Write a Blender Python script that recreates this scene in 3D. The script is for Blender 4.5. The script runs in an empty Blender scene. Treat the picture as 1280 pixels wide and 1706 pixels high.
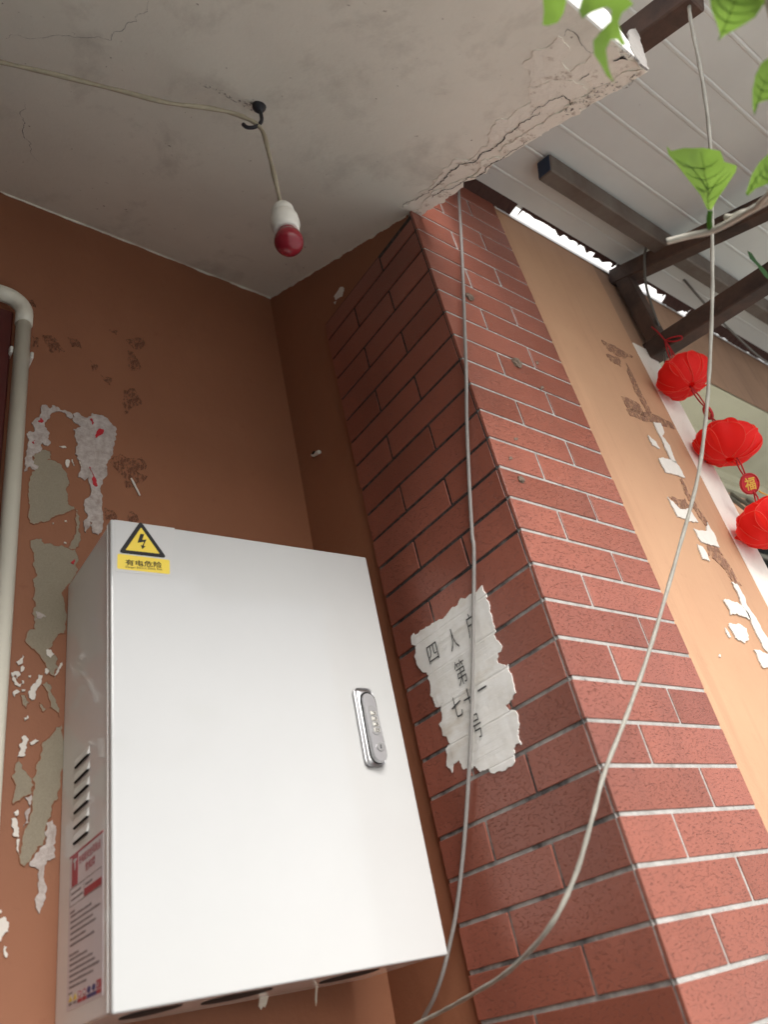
import bpy, bmesh, math, random
from mathutils import Vector, Matrix, noise
from mathutils.geometry import tessellate_polygon
random.seed(7)
scene = bpy.context.scene
C = scene.collection
R = math.radians

# ------------------------------------------------------------------ units
# building unit "c" = one tile course (68 mm); origin: front corner of the tiled pillar
U, Z0 = 0.068, 2.903
def wm(p): return Vector((p[0]*U, p[1]*U, p[2]*U + Z0))

# ------------------------------------------------------------------ camera
CAM = Vector((-14.3045, -10.4782, -20.6355))
AZ, EL, RO, F = 0.7540002, 0.5648367, -0.232796, 1315.29
fw = Vector((math.sin(AZ)*math.cos(EL), math.cos(AZ)*math.cos(EL), math.sin(EL)))
rt = fw.cross(Vector((0, 0, 1))).normalized(); up = rt.cross(fw)
r2 = rt*math.cos(RO) + up*math.sin(RO); u2 = -rt*math.sin(RO) + up*math.cos(RO)
cd = bpy.data.cameras.new('camera'); cam = bpy.data.objects.new('camera', cd); C.objects.link(cam)
M = Matrix((r2, u2, -fw)).transposed().to_4x4(); M.translation = wm(CAM); cam.matrix_world = M
cd.sensor_fit = 'HORIZONTAL'; cd.sensor_width = 36; cd.lens = 36*F/1280
cd.clip_start = 0.02; cd.clip_end = 900
cd.dof.use_dof = True; cd.dof.focus_distance = 1.65; cd.dof.aperture_fstop = 4.2
scene.camera = cam

# ------------------------------------------------------------------ world, sun, exposure
SUN_EL, SUN_ROT = R(38), R(194)       # veiled sun low in front of the house
w = bpy.data.worlds.new('World'); scene.world = w; w.use_nodes = True
nt = w.node_tree; nt.nodes.clear()
sky = nt.nodes.new('ShaderNodeTexSky'); sky.sky_type = 'NISHITA'; sky.sun_disc = False
sky.sun_elevation = SUN_EL; sky.sun_rotation = SUN_ROT; sky.dust_density = 3.0; sky.air_density = 1.0; sky.ozone_density = 1.0
bw = nt.nodes.new('ShaderNodeRGBToBW'); mx = nt.nodes.new('ShaderNodeMix'); mx.data_type = 'RGBA'
mx.inputs[0].default_value = 0.50     # thin cloud: the sky is nearly white
bg = nt.nodes.new('ShaderNodeBackground'); bg.inputs[1].default_value = 0.12
wo = nt.nodes.new('ShaderNodeOutputWorld')
nt.links.new(sky.outputs[0], bw.inputs[0]); nt.links.new(sky.outputs[0], mx.inputs[6]); nt.links.new(bw.outputs[0], mx.inputs[7])
nt.links.new(mx.outputs[2], bg.inputs[0]); nt.links.new(bg.outputs[0], wo.inputs[0])
sd = bpy.data.lights.new('sun', 'SUN'); sd.energy = 1.5; sd.angle = R(34); sd.color = (1, .985, .96)
so = bpy.data.objects.new('sun', sd); C.objects.link(so)
sdir = Vector((math.sin(SUN_ROT)*math.cos(SUN_EL), math.cos(SUN_ROT)*math.cos(SUN_EL), math.sin(SUN_EL)))
so.rotation_euler = sdir.to_track_quat('Z', 'Y').to_euler(); so.location = (0, 0, 12)
vs = scene.view_settings; scene.display_settings.display_device = 'sRGB'
vs.view_transform = 'Standard'; vs.look = 'None'; vs.gamma = 1; vs.use_curve_mapping = False
vs.exposure = 0.97
scene.render.engine = 'CYCLES'
scene.cycles.use_denoising = True; scene.cycles.max_bounces = 10; scene.cycles.diffuse_bounces = 6

# ------------------------------------------------------------------ tracing helper: a pixel of the photograph's frame -> point on a real plane
def ray(x, y): return r2*((x-640)/F) - u2*((y-853)/F) + fw
def hit(x, y, pt, n):
    d = ray(x, y); n = Vector(n); t = (Vector(pt)-CAM).dot(n)/d.dot(n); return CAM + d*t
def onX(x, y, v): return hit(x, y, (v, 0, 0), (1, 0, 0))
def onY(x, y, v): return hit(x, y, (0, v, 0), (0, 1, 0))
SOF = 0.548                                           # slope of the canopy soffit
SN = Vector((0, -SOF, 1)).normalized()
def onS(x, y, off=0.0): return hit(x, y, Vector((0, 0, 2.015)) - SN*off, SN)
RM, RZ = 0.30, 6.15                                   # slope and wall height of the metal roof
def roofz(y): return RZ + RM*y

# ------------------------------------------------------------------ object helpers
def mesh_obj(name, verts, faces, mat, parent=None, smooth=False, kind=None):
    """verts in building units; one linked mesh object"""
    off = Vector(parent['base']) if parent is not None and 'base' in parent else Vector((0, 0, 0))
    vv = [Vector(v) for v in verts]
    if parent is None:
        b = Vector((sum(v.x for v in vv)/len(vv), sum(v.y for v in vv)/len(vv), min(v.z for v in vv)))
    else:
        b = vv and sum(vv, Vector())/len(vv)
    me = bpy.data.meshes.new(name); me.from_pydata([(v-b)*U for v in vv], [], faces); me.update()
    if smooth:
        for p in me.polygons: p.use_smooth = True
    if mat: me.materials.append(mat)
    o = bpy.data.objects.new(name, me); C.objects.link(o)
    o['base'] = tuple(b)
    if parent is None: o.location = wm(b)
    else: o.parent = parent; o.location = (b-off)*U
    if kind: o['kind'] = kind
    return o
def thing(name, base, label, cat, group=None):
    o = bpy.data.objects.new(name, None); C.objects.link(o); o.empty_display_size = .05
    o.location = wm(base); o['base'] = tuple(base); tag(o, label, cat, group); return o
def tag(o, label, cat, group=None, kind=None):
    o['label'] = label; o['category'] = cat
    if group: o['group'] = group
    if kind: o['kind'] = kind
    return o
def box(x0, x1, y0, y1, z0, z1):
    v = [(x, y, z) for x in (x0, x1) for y in (y0, y1) for z in (z0, z1)]
    f = [(0, 1, 3, 2), (4, 6, 7, 5), (0, 4, 5, 1), (2, 3, 7, 6), (0, 2, 6, 4), (1, 5, 7, 3)]
    return v, f
def bevel_box(a, b, bev, seg=1):
    """box between corners a,b with bevelled edges -> verts, faces"""
    bm = bmesh.new(); bmesh.ops.create_cube(bm, size=1)
    a, b = Vector(a), Vector(b)
    for v in bm.verts: v.co = Vector([(a[i]+b[i])/2 + v.co[i]*(b[i]-a[i]) for i in range(3)])
    bmesh.ops.bevel(bm, geom=bm.edges[:], offset=bev, segments=seg, profile=.5, affect='EDGES')
    r = [tuple(v.co) for v in bm.verts], [[v.index for v in f.verts] for f in bm.faces]; bm.free(); return r
def beam(p0, p1, wd, ht, upv=(0, 0, 1), bev=0.05):
    p0, p1 = Vector(p0), Vector(p1); d = p1-p0; L = d.length; d.normalize()
    s = d.cross(Vector(upv)).normalized(); u = s.cross(d)
    v, f = bevel_box((0, -wd/2, -ht/2), (L, wd/2, ht/2), bev)
    return [p0 + d*x + s*y + u*z for x, y, z in v], f
def smooth_path(pts, n=8):
    pts = [Vector(p) for p in pts]; P = [pts[0]*2-pts[1]] + pts + [pts[-1]*2-pts[-2]]; out = []
    for i in range(1, len(P)-2):
        a, b, c, d = P[i-1:i+3]
        for k in range(n):
            t = k/n
            out.append(.5*((2*b) + (c-a)*t + (2*a-5*b+4*c-d)*t*t + (3*b-a-3*c+d)*t**3))
    out.append(pts[-1]); return out
def tube(path, rad, sides=8, cap=True, wob=None):
    verts, faces = [], []; n = len(path); ref = None
    for i, p in enumerate(path):
        t = (path[min(i+1, n-1)] - path[max(i-1, 0)]).normalized()
        if ref is None: ref = t.orthogonal().normalized()
        ref = (ref - t*ref.dot(t)).normalized(); bn = t.cross(ref)
        r = rad(i/(n-1)) if callable(rad) else rad
        for k in range(sides):
            a = 2*math.pi*k/sides
            rr = r*(wob(i, a) if wob else 1)
            verts.append(p + ref*math.cos(a)*rr + bn*math.sin(a)*rr)
    for i in range(n-1):
        for k in range(sides):
            a, b = i*sides+k, i*sides+(k+1) % sides
            faces.append((a, b, b+sides, a+sides))
    if cap: faces += [tuple(range(sides))[::-1], tuple(range((n-1)*sides, n*sides))]
    return verts, faces
def lathe(prof, axis_o, sides=24):
    verts, faces = [], []; o = Vector(axis_o)
    for r, z in prof:
        for k in range(sides):
            a = 2*math.pi*k/sides; verts.append(o + Vector((r*math.cos(a), r*math.sin(a), z)))
    for i in range(len(prof)-1):
        for k in range(sides):
            a, b = i*sides+k, i*sides+(k+1) % sides
            faces.append((a, b, b+sides, a+sides))
    faces += [tuple(range(sides))[::-1], tuple(range((len(prof)-1)*sides, len(prof)*sides))]
    return verts, faces
def ragged(pts, amp, lev=4, seed=0):
    rnd = random.Random(seed); pts = [Vector(p) for p in pts]
    for l in range(lev):
        out = []; n = len(pts)
        for i in range(n):
            a, b = pts[i], pts[(i+1) % n]; L = (b-a).length
            m = (a+b)/2
            if L > .035:
                k = min(amp, L*.28)/(1.35**l)
                m = m + Vector([rnd.uniform(-1, 1)*k for _ in range(len(a))])
                out += [a, m]
            else: out.append(a)
        pts = out
    return pts
def sheet(pts3, n, thick):
    """thin solid slab: outline pts3 lying on a plane of normal n (pointing to the viewer), raised by thick"""
    n = Vector(n); P = [Vector(p) for p in pts3]; N = len(P)
    tri = tessellate_polygon([P])
    v = [p + n*thick for p in P] + [p - n*.02 for p in P]
    f = []
    for t in tri:
        t = list(t)
        if (P[t[1]]-P[t[0]]).cross(P[t[2]]-P[t[0]]).dot(n) < 0: t = t[::-1]
        f.append(tuple(t))
    for i in range(N):
        j = (i+1) % N; f.append((i, j, j+N, i+N))
    return v, f
def patch(name, px, fn, n, thick, mat, parent, amp=.1, lev=4, seed=None):
    """wear or scrap with a traced outline on a wall plane"""
    o3 = [fn(x, y) for x, y in px]; n = Vector(n)
    rg = ragged(o3, amp, lev, seed if seed is not None else hash(name) % 999 + len(px)*31 + int(px[0][0]))
    q = o3[0]; rg = [p - n*((p-q).dot(n)) for p in rg]
    v, f = sheet(rg, n, thick)
    if name == 'bare_cement':
        Vl, Fl = tube(rg + rg[:1], lambda t: .012+.010*abs(noise.noise(Vector((t*40, 1, 2)))), 5, False); mesh_obj('paint_edge', Vl, Fl, MAT['terracotta'], parent)
    return mesh_obj(name, v, f, mat, parent)
def grid_wall(name, x_of, nu, nv, mat, parent=None):
    v = [x_of(i/nu, j/nv) for j in range(nv+1) for i in range(nu+1)]
    f = [(j*(nu+1)+i, j*(nu+1)+i+1, (j+1)*(nu+1)+i+1, (j+1)*(nu+1)+i) for j in range(nv) for i in range(nu)]
    return mesh_obj(name, v, f, mat, parent, smooth=True)
_tc = {}
def text2d(s, offset=0.0):
    if (s, offset) in _tc: return _tc[(s, offset)]
    cu = bpy.data.curves.new('t', 'FONT'); cu.body = s; cu.size = 1; cu.fill_mode = 'FRONT'; cu.resolution_u = 3; cu.offset = offset
    ob = bpy.data.objects.new('t', cu); C.objects.link(ob)
    dg = bpy.context.evaluated_depsgraph_get(); ev = ob.evaluated_get(dg); me = ev.to_mesh()
    v = [(q.co.x, q.co.y) for q in me.vertices]; f = [tuple(p.vertices) for p in me.polygons]
    ev.to_mesh_clear(); bpy.data.objects.remove(ob); bpy.data.curves.remove(cu)
    _tc[(s, offset)] = (v, f); return v, f
def lettering(name, s, corner, ex, ey, wd, ht, n, mat, parent, lift=.006, offset=0.0):
    """text stretched into the rectangle corner + ex*wd + ey*ht"""
    v, f = text2d(s, offset)
    if not v: return None
    x0, x1 = min(a for a, b in v), max(a for a, b in v); y0, y1 = min(b for a, b in v), max(b for a, b in v)
    P = [Vector(corner) + ex*((a-x0)/max(x1-x0, 1e-6)*wd) + ey*((b-y0)/max(y1-y0, 1e-6)*ht) + n*lift for a, b in v]
    if f:
        t = f[0]
        if (P[t[1]]-P[t[0]]).cross(P[t[2]]-P[t[1]]).dot(n) < 0: f = [q[::-1] for q in f]
    return mesh_obj(name, P, f, mat, parent)
def quad(name, o, ex, ey, a0, a1, b0, b1, n, lift, mat, parent):
    P = [Vector(o)+ex*a+ey*b for a, b in ((a0, b0), (a1, b0), (a1, b1), (a0, b1))]
    v, f = sheet(P, n, lift)
    return mesh_obj(name, v, f, mat, parent)

# ------------------------------------------------------------------ materials
class NB:
    def __init__(s, name):
        s.m = bpy.data.materials.new(name); s.m.use_nodes = True; s.t = s.m.node_tree
        s.b = s.t.nodes['Principled BSDF']; s.tc = None
    def n(s, ty, **kw):
        x = s.t.nodes.new('ShaderNode'+ty)
        for k, v in kw.items(): setattr(x, k, v)
        return x
    def l(s, a, b): s.t.links.new(a, b)
    def coord(s, scale=(1, 1, 1), kind='Object', rnd=False):
        tc = s.n('TexCoord'); src = tc.outputs[kind]
        if kind == 'World': src = s.n('NewGeometry').outputs['Position']
        mp = s.n('Mapping'); mp.inputs['Scale'].default_value = scale
        if rnd:
            oi = s.n('ObjectInfo'); vm = s.n('VectorMath', operation='SCALE'); vm.inputs[0].default_value = (37, 91, 53)
            s.l(oi.outputs['Random'], vm.inputs['Scale']); s.l(vm.outputs[0], mp.inputs['Location'])
        s.l(src, mp.inputs[0]); return mp.outputs[0]
    def noise(s, sc, det=4, rough=.55, scale=(1, 1, 1), dist=0, rnd=False):
        x = s.n('TexNoise'); x.inputs['Scale'].default_value = sc; x.inputs['Detail'].default_value = det
        x.inputs['Roughness'].default_value = rough; x.inputs['Distortion'].default_value = dist
        s.l(s.coord(scale, rnd=rnd), x.inputs['Vector']); return x.outputs['Fac']
    def ramp(s, fac, p0, p1, c0=(0, 0, 0, 1), c1=(1, 1, 1, 1)):
        r = s.n('ValToRGB'); r.color_ramp.elements[0].position = p0; r.color_ramp.elements[1].position = p1
        r.color_ramp.elements[0].color = c0; r.color_ramp.elements[1].color = c1
        s.l(fac, r.inputs[0]); return r.outputs[0]
    def mix(s, fac, a, b, mode='MIX'):
        x = s.n('Mix', data_type='RGBA', blend_type=mode)
        for i, q in ((0, fac), (6, a), (7, b)):
            if hasattr(q, 'is_output'): s.l(q, x.inputs[i])
            elif i == 0: x.inputs[0].default_value = q
            else: x.inputs[i].default_value = (*q, 1)
        return x.outputs[2]
    def bump(s, h, strength, dist, prev=None):
        x = s.n('Bump'); x.inputs['Strength'].default_value = strength; x.inputs['Distance'].default_value = dist
        s.l(h, x.inputs['Height'])
        if prev is not None: s.l(prev, x.inputs['Normal'])
        return x.outputs[0]
    def done(s, col=None, rough=None, nrm=None, metal=0, spec=None):
        for k, q in (('Base Color', col), ('Roughness', rough), ('Normal', nrm)):
            if q is None: continue
            if hasattr(q, 'is_output'): s.l(q, s.b.inputs[k])
            else: s.b.inputs[k].default_value = (*q, 1) if k == 'Base Color' else q
        s.b.inputs['Metallic'].default_value = metal
        if spec is not None: s.b.inputs['Specular IOR Level'].default_value = spec
        return s.m
def plain(name, col, rough=.6, metal=0, var=.12, sc=30, bump=.15, spec=None):
    b = NB(name); nz = b.noise(sc, 5)
    c = b.mix(nz, tuple(x*(1-var) for x in col), tuple(min(1, x*(1+var)) for x in col))
    return b.done(c, rough, b.bump(b.noise(sc*6, 4), bump, .001) if bump else None, metal, spec)
MAT = {}
# tile: fired clay with drag marks and pits
b = NB('fired_tile'); oi = b.n('ObjectInfo')
c1 = b.mix(oi.outputs['Random'], (.25, .076, .047), (.38, .126, .084))
c1 = b.mix(b.ramp(b.noise(9, 4, rnd=True), .3, .7), c1, b.mix(.5, c1, (.30, .10, .07)))
pit = b.ramp(b.noise(460, 3, .6, (.36, 1, 1), .3, rnd=True), .58, .67)
fine = b.noise(520, 3, .6, rnd=True)
c1 = b.mix(b.ramp(pit, 0, 1, (0, 0, 0, 1), (.14, .14, .14, 1)), c1, (.12, .036, .026))
gp = b.n('NewGeometry'); gn = b.n('TexNoise'); gn.inputs['Scale'].default_value = 5.5; gn.inputs['Detail'].default_value = 6; gm = b.n('Mapping'); gm.inputs['Scale'].default_value = (1, 1, .35); b.l(gp.outputs['Position'], gm.inputs[0]); b.l(gm.outputs[0], gn.inputs['Vector'])
c1 = b.mix(b.ramp(gn.outputs['Fac'], .46, .70, (0, 0, 0, 1), (.42, .42, .42, 1)), c1, (.17, .062, .045))
speck = b.ramp(b.noise(260, 2, .5, rnd=True), .72, .76)
c1 = b.mix(b.ramp(speck, 0, 1, (0, 0, 0, 1), (.5, .5, .5, 1)), c1, (.52, .32, .25))
inv = b.n('Math', operation='SUBTRACT'); inv.inputs[0].default_value = 1; b.l(pit, inv.inputs[1])
nr = b.bump(inv.outputs[0], .9, .0013); nr = b.bump(fine, .35, .0006, nr)
nr = b.bump(b.noise(14, 3, rnd=True), .25, .004, nr)
MAT['tile'] = b.done(c1, .30, nr, spec=.5)
# grout, patchy with soot
b = NB('grout'); g = b.mix(b.ramp(b.noise(45, 5, .7), .42, .62), (.44, .425, .40), (.34, .33, .31))
g = b.mix(b.ramp(b.noise(16, 5, .7), .52, .68), g, (.27, .255, .235))
g = b.mix(b.ramp(b.noise(70, 4, .7), .64, .72), g, (.16, .15, .14))
MAT['grout'] = b.done(g, .9, b.bump(b.noise(300, 4, .7), .6, .0015))
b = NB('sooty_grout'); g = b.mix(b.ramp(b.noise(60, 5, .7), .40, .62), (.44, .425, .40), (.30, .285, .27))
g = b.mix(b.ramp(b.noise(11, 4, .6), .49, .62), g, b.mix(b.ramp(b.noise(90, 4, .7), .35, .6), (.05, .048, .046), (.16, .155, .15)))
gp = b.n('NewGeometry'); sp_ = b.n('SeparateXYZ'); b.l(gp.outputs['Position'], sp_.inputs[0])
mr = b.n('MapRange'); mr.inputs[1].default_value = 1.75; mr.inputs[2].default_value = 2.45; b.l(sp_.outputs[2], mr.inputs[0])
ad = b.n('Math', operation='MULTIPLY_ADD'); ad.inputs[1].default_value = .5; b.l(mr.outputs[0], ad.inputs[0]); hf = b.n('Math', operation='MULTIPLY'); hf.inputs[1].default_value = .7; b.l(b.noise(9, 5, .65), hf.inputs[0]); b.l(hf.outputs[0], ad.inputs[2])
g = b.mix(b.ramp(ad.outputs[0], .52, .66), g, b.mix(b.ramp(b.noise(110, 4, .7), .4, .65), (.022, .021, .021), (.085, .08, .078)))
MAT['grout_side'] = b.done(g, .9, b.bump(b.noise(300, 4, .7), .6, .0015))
# painted walls
def paint(name, a, c, dark, rough=.62, streak=None):
    b = NB(name)
    col = b.mix(b.ramp(b.noise(3.2, 6, .6), .35, .68), a, c)
    col = b.mix(b.ramp(b.noise(26, 6, .75), .60, .78), col, dark)
    if streak:
        col = b.mix(b.ramp(b.noise(streak, 5, .65, (1, 1, .06)), .52, .74), col, dark)
    col = b.mix(b.ramp(b.noise(1.3, 5, .6, (1, 1, .5)), .42, .66, (0, 0, 0, 1), (.6, .6, .6, 1)), col, dark)
    nr = b.bump(b.noise(9, 5, .65, (1, 1, .6)), .45, .006); nr = b.bump(b.noise(190, 4, .65), .3, .0012, nr)
    return b.done(col, rough, nr, spec=.35)
MAT['terracotta'] = paint('terracotta_paint', (.345, .148, .080), (.31, .132, .070), (.26, .103, .054))
MAT['orange'] = paint('orange_paint', (.565, .335, .20), (.53, .30, .178), (.46, .26, .155), .7, 14)
MAT['brown_lintel'] = paint('weathered_brown_paint', (.42, .255, .165), (.37, .22, .14), (.25, .15, .10), .75, 22)
MAT['cream'] = paint('cream_paint', (.85, .81, .74), (.82, .77, .69), (.72, .65, .56), .7)
MAT['green_cream'] = paint('greenish_cream_paint', (.60, .58, .44), (.55, .53, .39), (.42, .38, .27), .8)
# dirty plaster of the canopy
b = NB('sooty_plaster')
col = b.mix(b.ramp(b.noise(2.0, 7, .62), .36, .62), (.90, .89, .80), (.82, .81, .725))
col = b.mix(b.ramp(b.noise(7.5, 6, .7, (1, .6, 1), .25), .54, .76), col, (.66, .645, .57))
col = b.mix(b.ramp(b.noise(75, 4, .6), .70, .74), col, (.30, .27, .22))
nr = b.bump(b.noise(7, 6, .6), .35, .008); nr = b.bump(b.noise(140, 4, .7), .25, .0016, nr)
MAT['plaster'] = b.done(col, .85, nr, spec=.2)
b = NB('pale_plaster')
col = b.mix(b.ramp(b.noise(9, 6, .65), .35, .7), (.93, .91, .82), (.86, .83, .74)); col = b.mix(b.ramp(b.noise(38, 5, .7), .58, .7), col, (.50, .44, .36))
MAT['pale_plaster'] = b.done(col, .85, b.bump(b.noise(45, 6, .7), .5, .004), spec=.2)
MAT['white_paint'] = plain('flaking_white_paint', (.82, .81, .78), .6, var=.08, sc=18, bump=.3)
MAT['cement'] = plain('bare_cement', (.36, .315, .235), .95, var=.22, sc=420, bump=1.0)
MAT['cement_grey'] = plain('grey_cement', (.30, .28, .26), .95, var=.2, sc=60, bump=.8)
b = NB('torn_paper_residue'); col = b.mix(b.ramp(b.noise(55, 6, .7), .35, .65), (.62, .57, .54), (.40, .33, .30))
MAT['paper_residue'] = b.done(col, .9, b.bump(b.noise(50, 6, .7), .8, .003), spec=.2)
MAT['white_chip'] = plain('white_filler', (.74, .70, .64), .85, var=.1, sc=60, bump=.4)
MAT['red_scrap'] = plain('red_paper', (.52, .02, .03), .7)
b = NB('notice_paper'); col = b.mix(b.ramp(b.noise(24, 6, .65), .35, .7), (.90, .89, .86), (.80, .775, .72))
col = b.mix(b.ramp(b.noise(8, 4, .6, (1, 1, 3)), .55, .75), col, (.68, .62, .53))
nr = b.bump(b.noise(30, 5, .7), .3, .003); nr = b.bump(b.noise(8, 3, .5, (1, 3, .5)), .25, .008, nr)
MAT['paper'] = b.done(col, .85, nr, spec=.2)
MAT['ink'] = plain('black_ink', (.018, .018, .02), .8, bump=0)
b = NB('worn_ink'); MAT['worn_ink'] = b.done(b.mix(b.ramp(b.noise(420, 4, .7), .60, .74), (.02, .02, .022), (.30, .29, .28)), .85)
# tape stains: broken brown residue (only part of the outline carries glue)
def residue(name, col, lo, hi):
    b = NB(name); m = b.ramp(b.noise(130, 5, .75, (1, 1, .5)), lo, hi)
    b.done(col, .75); b.l(m, b.b.inputs['Alpha']); return b.m
MAT['glue'] = residue('glue_residue', (.20, .078, .044), .45, .62)
MAT['glue_orange'] = residue('tape_residue', (.30, .16, .105), .44, .56)
MAT['damp'] = residue('damp_soot', (.14, .12, .10), .52, .66)
# cabinet enamel
def enamel(name, col, rough):
    b = NB(name); c = b.mix(b.ramp(b.noise(5, 5, .6), .3, .75), col, tuple(x*.965 for x in col))
    nr = b.bump(b.noise(420, 2, .5), .05, .0006); nr = b.bump(b.noise(5, 2, .5), .06, .006, nr)
    rg = b.n('MapRange'); rg.inputs[3].default_value = rough*.8; rg.inputs[4].default_value = rough*1.4
    b.l(b.noise(6, 6, .7), rg.inputs[0])
    return b.done(c, rg.outputs[0], nr, spec=.42)
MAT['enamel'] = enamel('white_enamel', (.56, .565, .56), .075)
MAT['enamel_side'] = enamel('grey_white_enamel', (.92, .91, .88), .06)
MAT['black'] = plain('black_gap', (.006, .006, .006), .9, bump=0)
b = NB('brushed_zinc'); MAT['zinc'] = b.done((.52, .52, .53), .34, b.bump(b.noise(500, 2), .08, .0004), 1.0)
MAT['pvc'] = plain('aged_pvc', (.76, .73, .62), .38, var=.06, sc=12, bump=.05)
MAT['pvc_white'] = plain('white_plastic', (.74, .72, .66), .4, var=.05, bump=.05)
MAT['bulb_red'] = plain('red_lamp_glass', (.215, .012, .022), .22, var=.1, sc=40, bump=.05)
MAT['wrought'] = plain('blackened_iron', (.022, .022, .030), .55, var=.3, sc=120, bump=.5)
MAT['cord'] = plain('old_cord', (.42, .37, .27), .6, var=.25, sc=60, bump=.3)
MAT['cable_grey'] = plain('grey_cable', (.30, .285, .27), .5, var=.1, sc=50, bump=.1)
MAT['cable_twist'] = plain('pale_cable', (.33, .315, .27), .55, var=.3, sc=90, bump=.3)
MAT['dark_cable'] = plain('dark_cable', (.12, .11, .095), .6, bump=.1)
b = NB('rusty_steel'); col = b.mix(b.ramp(b.noise(6, 6, .7, (1, 1, 1)), .35, .68), (.030, .020, .017), (.105, .058, .040))
col = b.mix(b.ramp(b.noise(28, 5, .7, (.3, 1, 1)), .6, .75), col, (.10, .066, .048))
MAT['rust_beam'] = b.done(col, .62, b.bump(b.noise(60, 6, .7), .5, .002), spec=.4)
b = NB('galvanised_purlin'); col = b.mix(b.ramp(b.noise(9, 6, .7, (1, 1, .5)), .35, .65), (.095, .066, .050), (.145, .12, .098))
MAT['purlin'] = b.done(col, .7, b.bump(b.noise(60, 5), .4, .002))
MAT['blue_cap'] = plain('blue_primer', (.012, .026, .06), .6)
b = NB('roof_sheet'); col = b.mix(b.ramp(b.noise(2.5, 6, .6), .35, .7), (.62, .635, .605), (.55, .56, .535)); col = b.mix(b.ramp(b.noise(70, 4, .7), .72, .76), col, (.2, .15, .12))
MAT['roof'] = b.done(col, .55, b.bump(b.noise(10, 4), .15, .004))
MAT['rust_flake'] = plain('rust_flake', (.055, .022, .016), .9, var=.4, sc=90, bump=.6)
MAT['maroon'] = plain('maroon_wood', (.085, .012, .010), .45, var=.2, sc=20, bump=.2)
MAT['dark_clay'] = plain('dark_render', (.12, .115, .105), .8, sc=8)
MAT['mud'] = plain('dried_mud', (.20, .15, .115), 1, var=.3, sc=200, bump=.9)
MAT['yellow'] = plain('yellow_print', (.80, .60, .055), .35, var=.03, bump=0)
MAT['film'] = plain('clear_white_film', (.56, .56, .555), .10, var=.02, bump=.03)
MAT['notice'] = plain('notice_film', (.80, .755, .785), .25, var=.03, bump=0)
MAT['red_print'] = plain('red_print', (.45, .012, .045), .35, var=.03, bump=0)
MAT['grey_print'] = plain('grey_print', (.22, .19, .20), .5, var=.2, sc=900, bump=0)
MAT['blue_print'] = plain('blue_print', (.03, .045, .22), .4, bump=0)
MAT['gold'] = plain('gold_print', (.70, .42, .05), .35, bump=0)
MAT['concrete'] = plain('street_concrete', (.58, .59, .57), .9, var=.15, sc=2, bump=.5)
def translucent(name, col, tr, f, rough=.5, vein=None, var=True):
    b = NB(name); base = col
    if var: base = b.mix(b.ramp(b.noise(22, 5, .6, rnd=True), .3, .7), col, tuple(x*.7 for x in col))
    b.done(base, rough, b.bump(b.noise(160, 4), .4, .002))
    t = b.n('BsdfTranslucent'); t.inputs[0].default_value = (*tr, 1)
    ms = b.n('MixShader'); ms.inputs[0].default_value = f
    out = b.t.nodes['Material Output']
    b.l(b.b.outputs[0], ms.inputs[1]); b.l(t.outputs[0], ms.inputs[2]); b.l(ms.outputs[0], out.inputs[0]); return b.m
MAT['leaf'] = translucent('leaf', (.10, .19, .034), (.27, .45, .07), .52, .36)
MAT['leaf_dark'] = translucent('dark_leaf', (.03, .085, .03), (.06, .2, .05), .3, .4)
MAT['leaf_rib'] = translucent('leaf_rib', (.09, .20, .03), (.26, .50, .06), .5, .5)
MAT['twig'] = plain('pale_twig', (.50, .47, .40), .8, var=.2, sc=80)
MAT['lantern'] = translucent('red_gauze', (.95, .030, .024), (1.0, .06, .04), .6, .6, var=False)
MAT['lit_edge'] = translucent('lit_gauze_edge', (.95, .16, .11), (1.0, .2, .12), .5, .6, var=False)  # lighter red along the petal edges paints the light they catch
MAT['thread'] = plain('red_thread', (.42, .012, .018), .7, bump=0)

# ================================================================== SETTING
GZ = -Z0/U                                            # ground level
me_g = mesh_obj('ground', [(-3000, -3000, GZ), (3000, -3000, GZ), (3000, 3000, GZ), (-3000, 3000, GZ)], [(0, 1, 2, 3)], MAT['concrete'], kind='structure')
v, f = box(-19.1, .04, -7.5, 9.5, GZ-.5, GZ+1.2); o = mesh_obj('added_dark_floor', v, f, plain('dark_floor', (.05, .047, .045), .5), kind='structure')  # dark slab added out of view to cut light bounced off the ground
TX, YB, YF = .15, 8.91, .08                           # painted side wall, back wall, facade planes

# ---- back wall of the niche
def back(u, v):
    x = -34 + (TX+1+34)*u; z = GZ + (9.5-GZ)*v
    return (x, YB + .012*noise.noise(Vector((x*.25, z*.25, 3))), z)
back_wall = grid_wall('niche_back_wall', back, 70, 90, MAT['terracotta'])
tag(back_wall, 'dark terracotta painted wall of the niche with peeling patches, behind the white cabinet', 'wall')
# ---- side return wall
def side(u, v):
    y = .3 + (YB+.6-.3)*u; z = GZ + (8.2-GZ)*v
    return (TX + .012*noise.noise(Vector((y*.3, z*.3, 9))), y, z)
side_wall = grid_wall('niche_side_wall', side, 20, 90, MAT['terracotta'])
tag(side_wall, 'narrow terracotta painted return wall between the corner and the brick tiled pillar', 'wall')

# ---- unseen wall added on the left (just outside the frame; it keeps side light off the niche)
left_wall = thing('blocker_wall', (-20, 0, GZ), 'dark grey wall added outside the frame to block light from the left', 'wall')
v, f = box(-22, -19, -19, YB+.3, GZ, 9.5); mesh_obj('wall_body', v, f, MAT['dark_clay'], left_wall)

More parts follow.
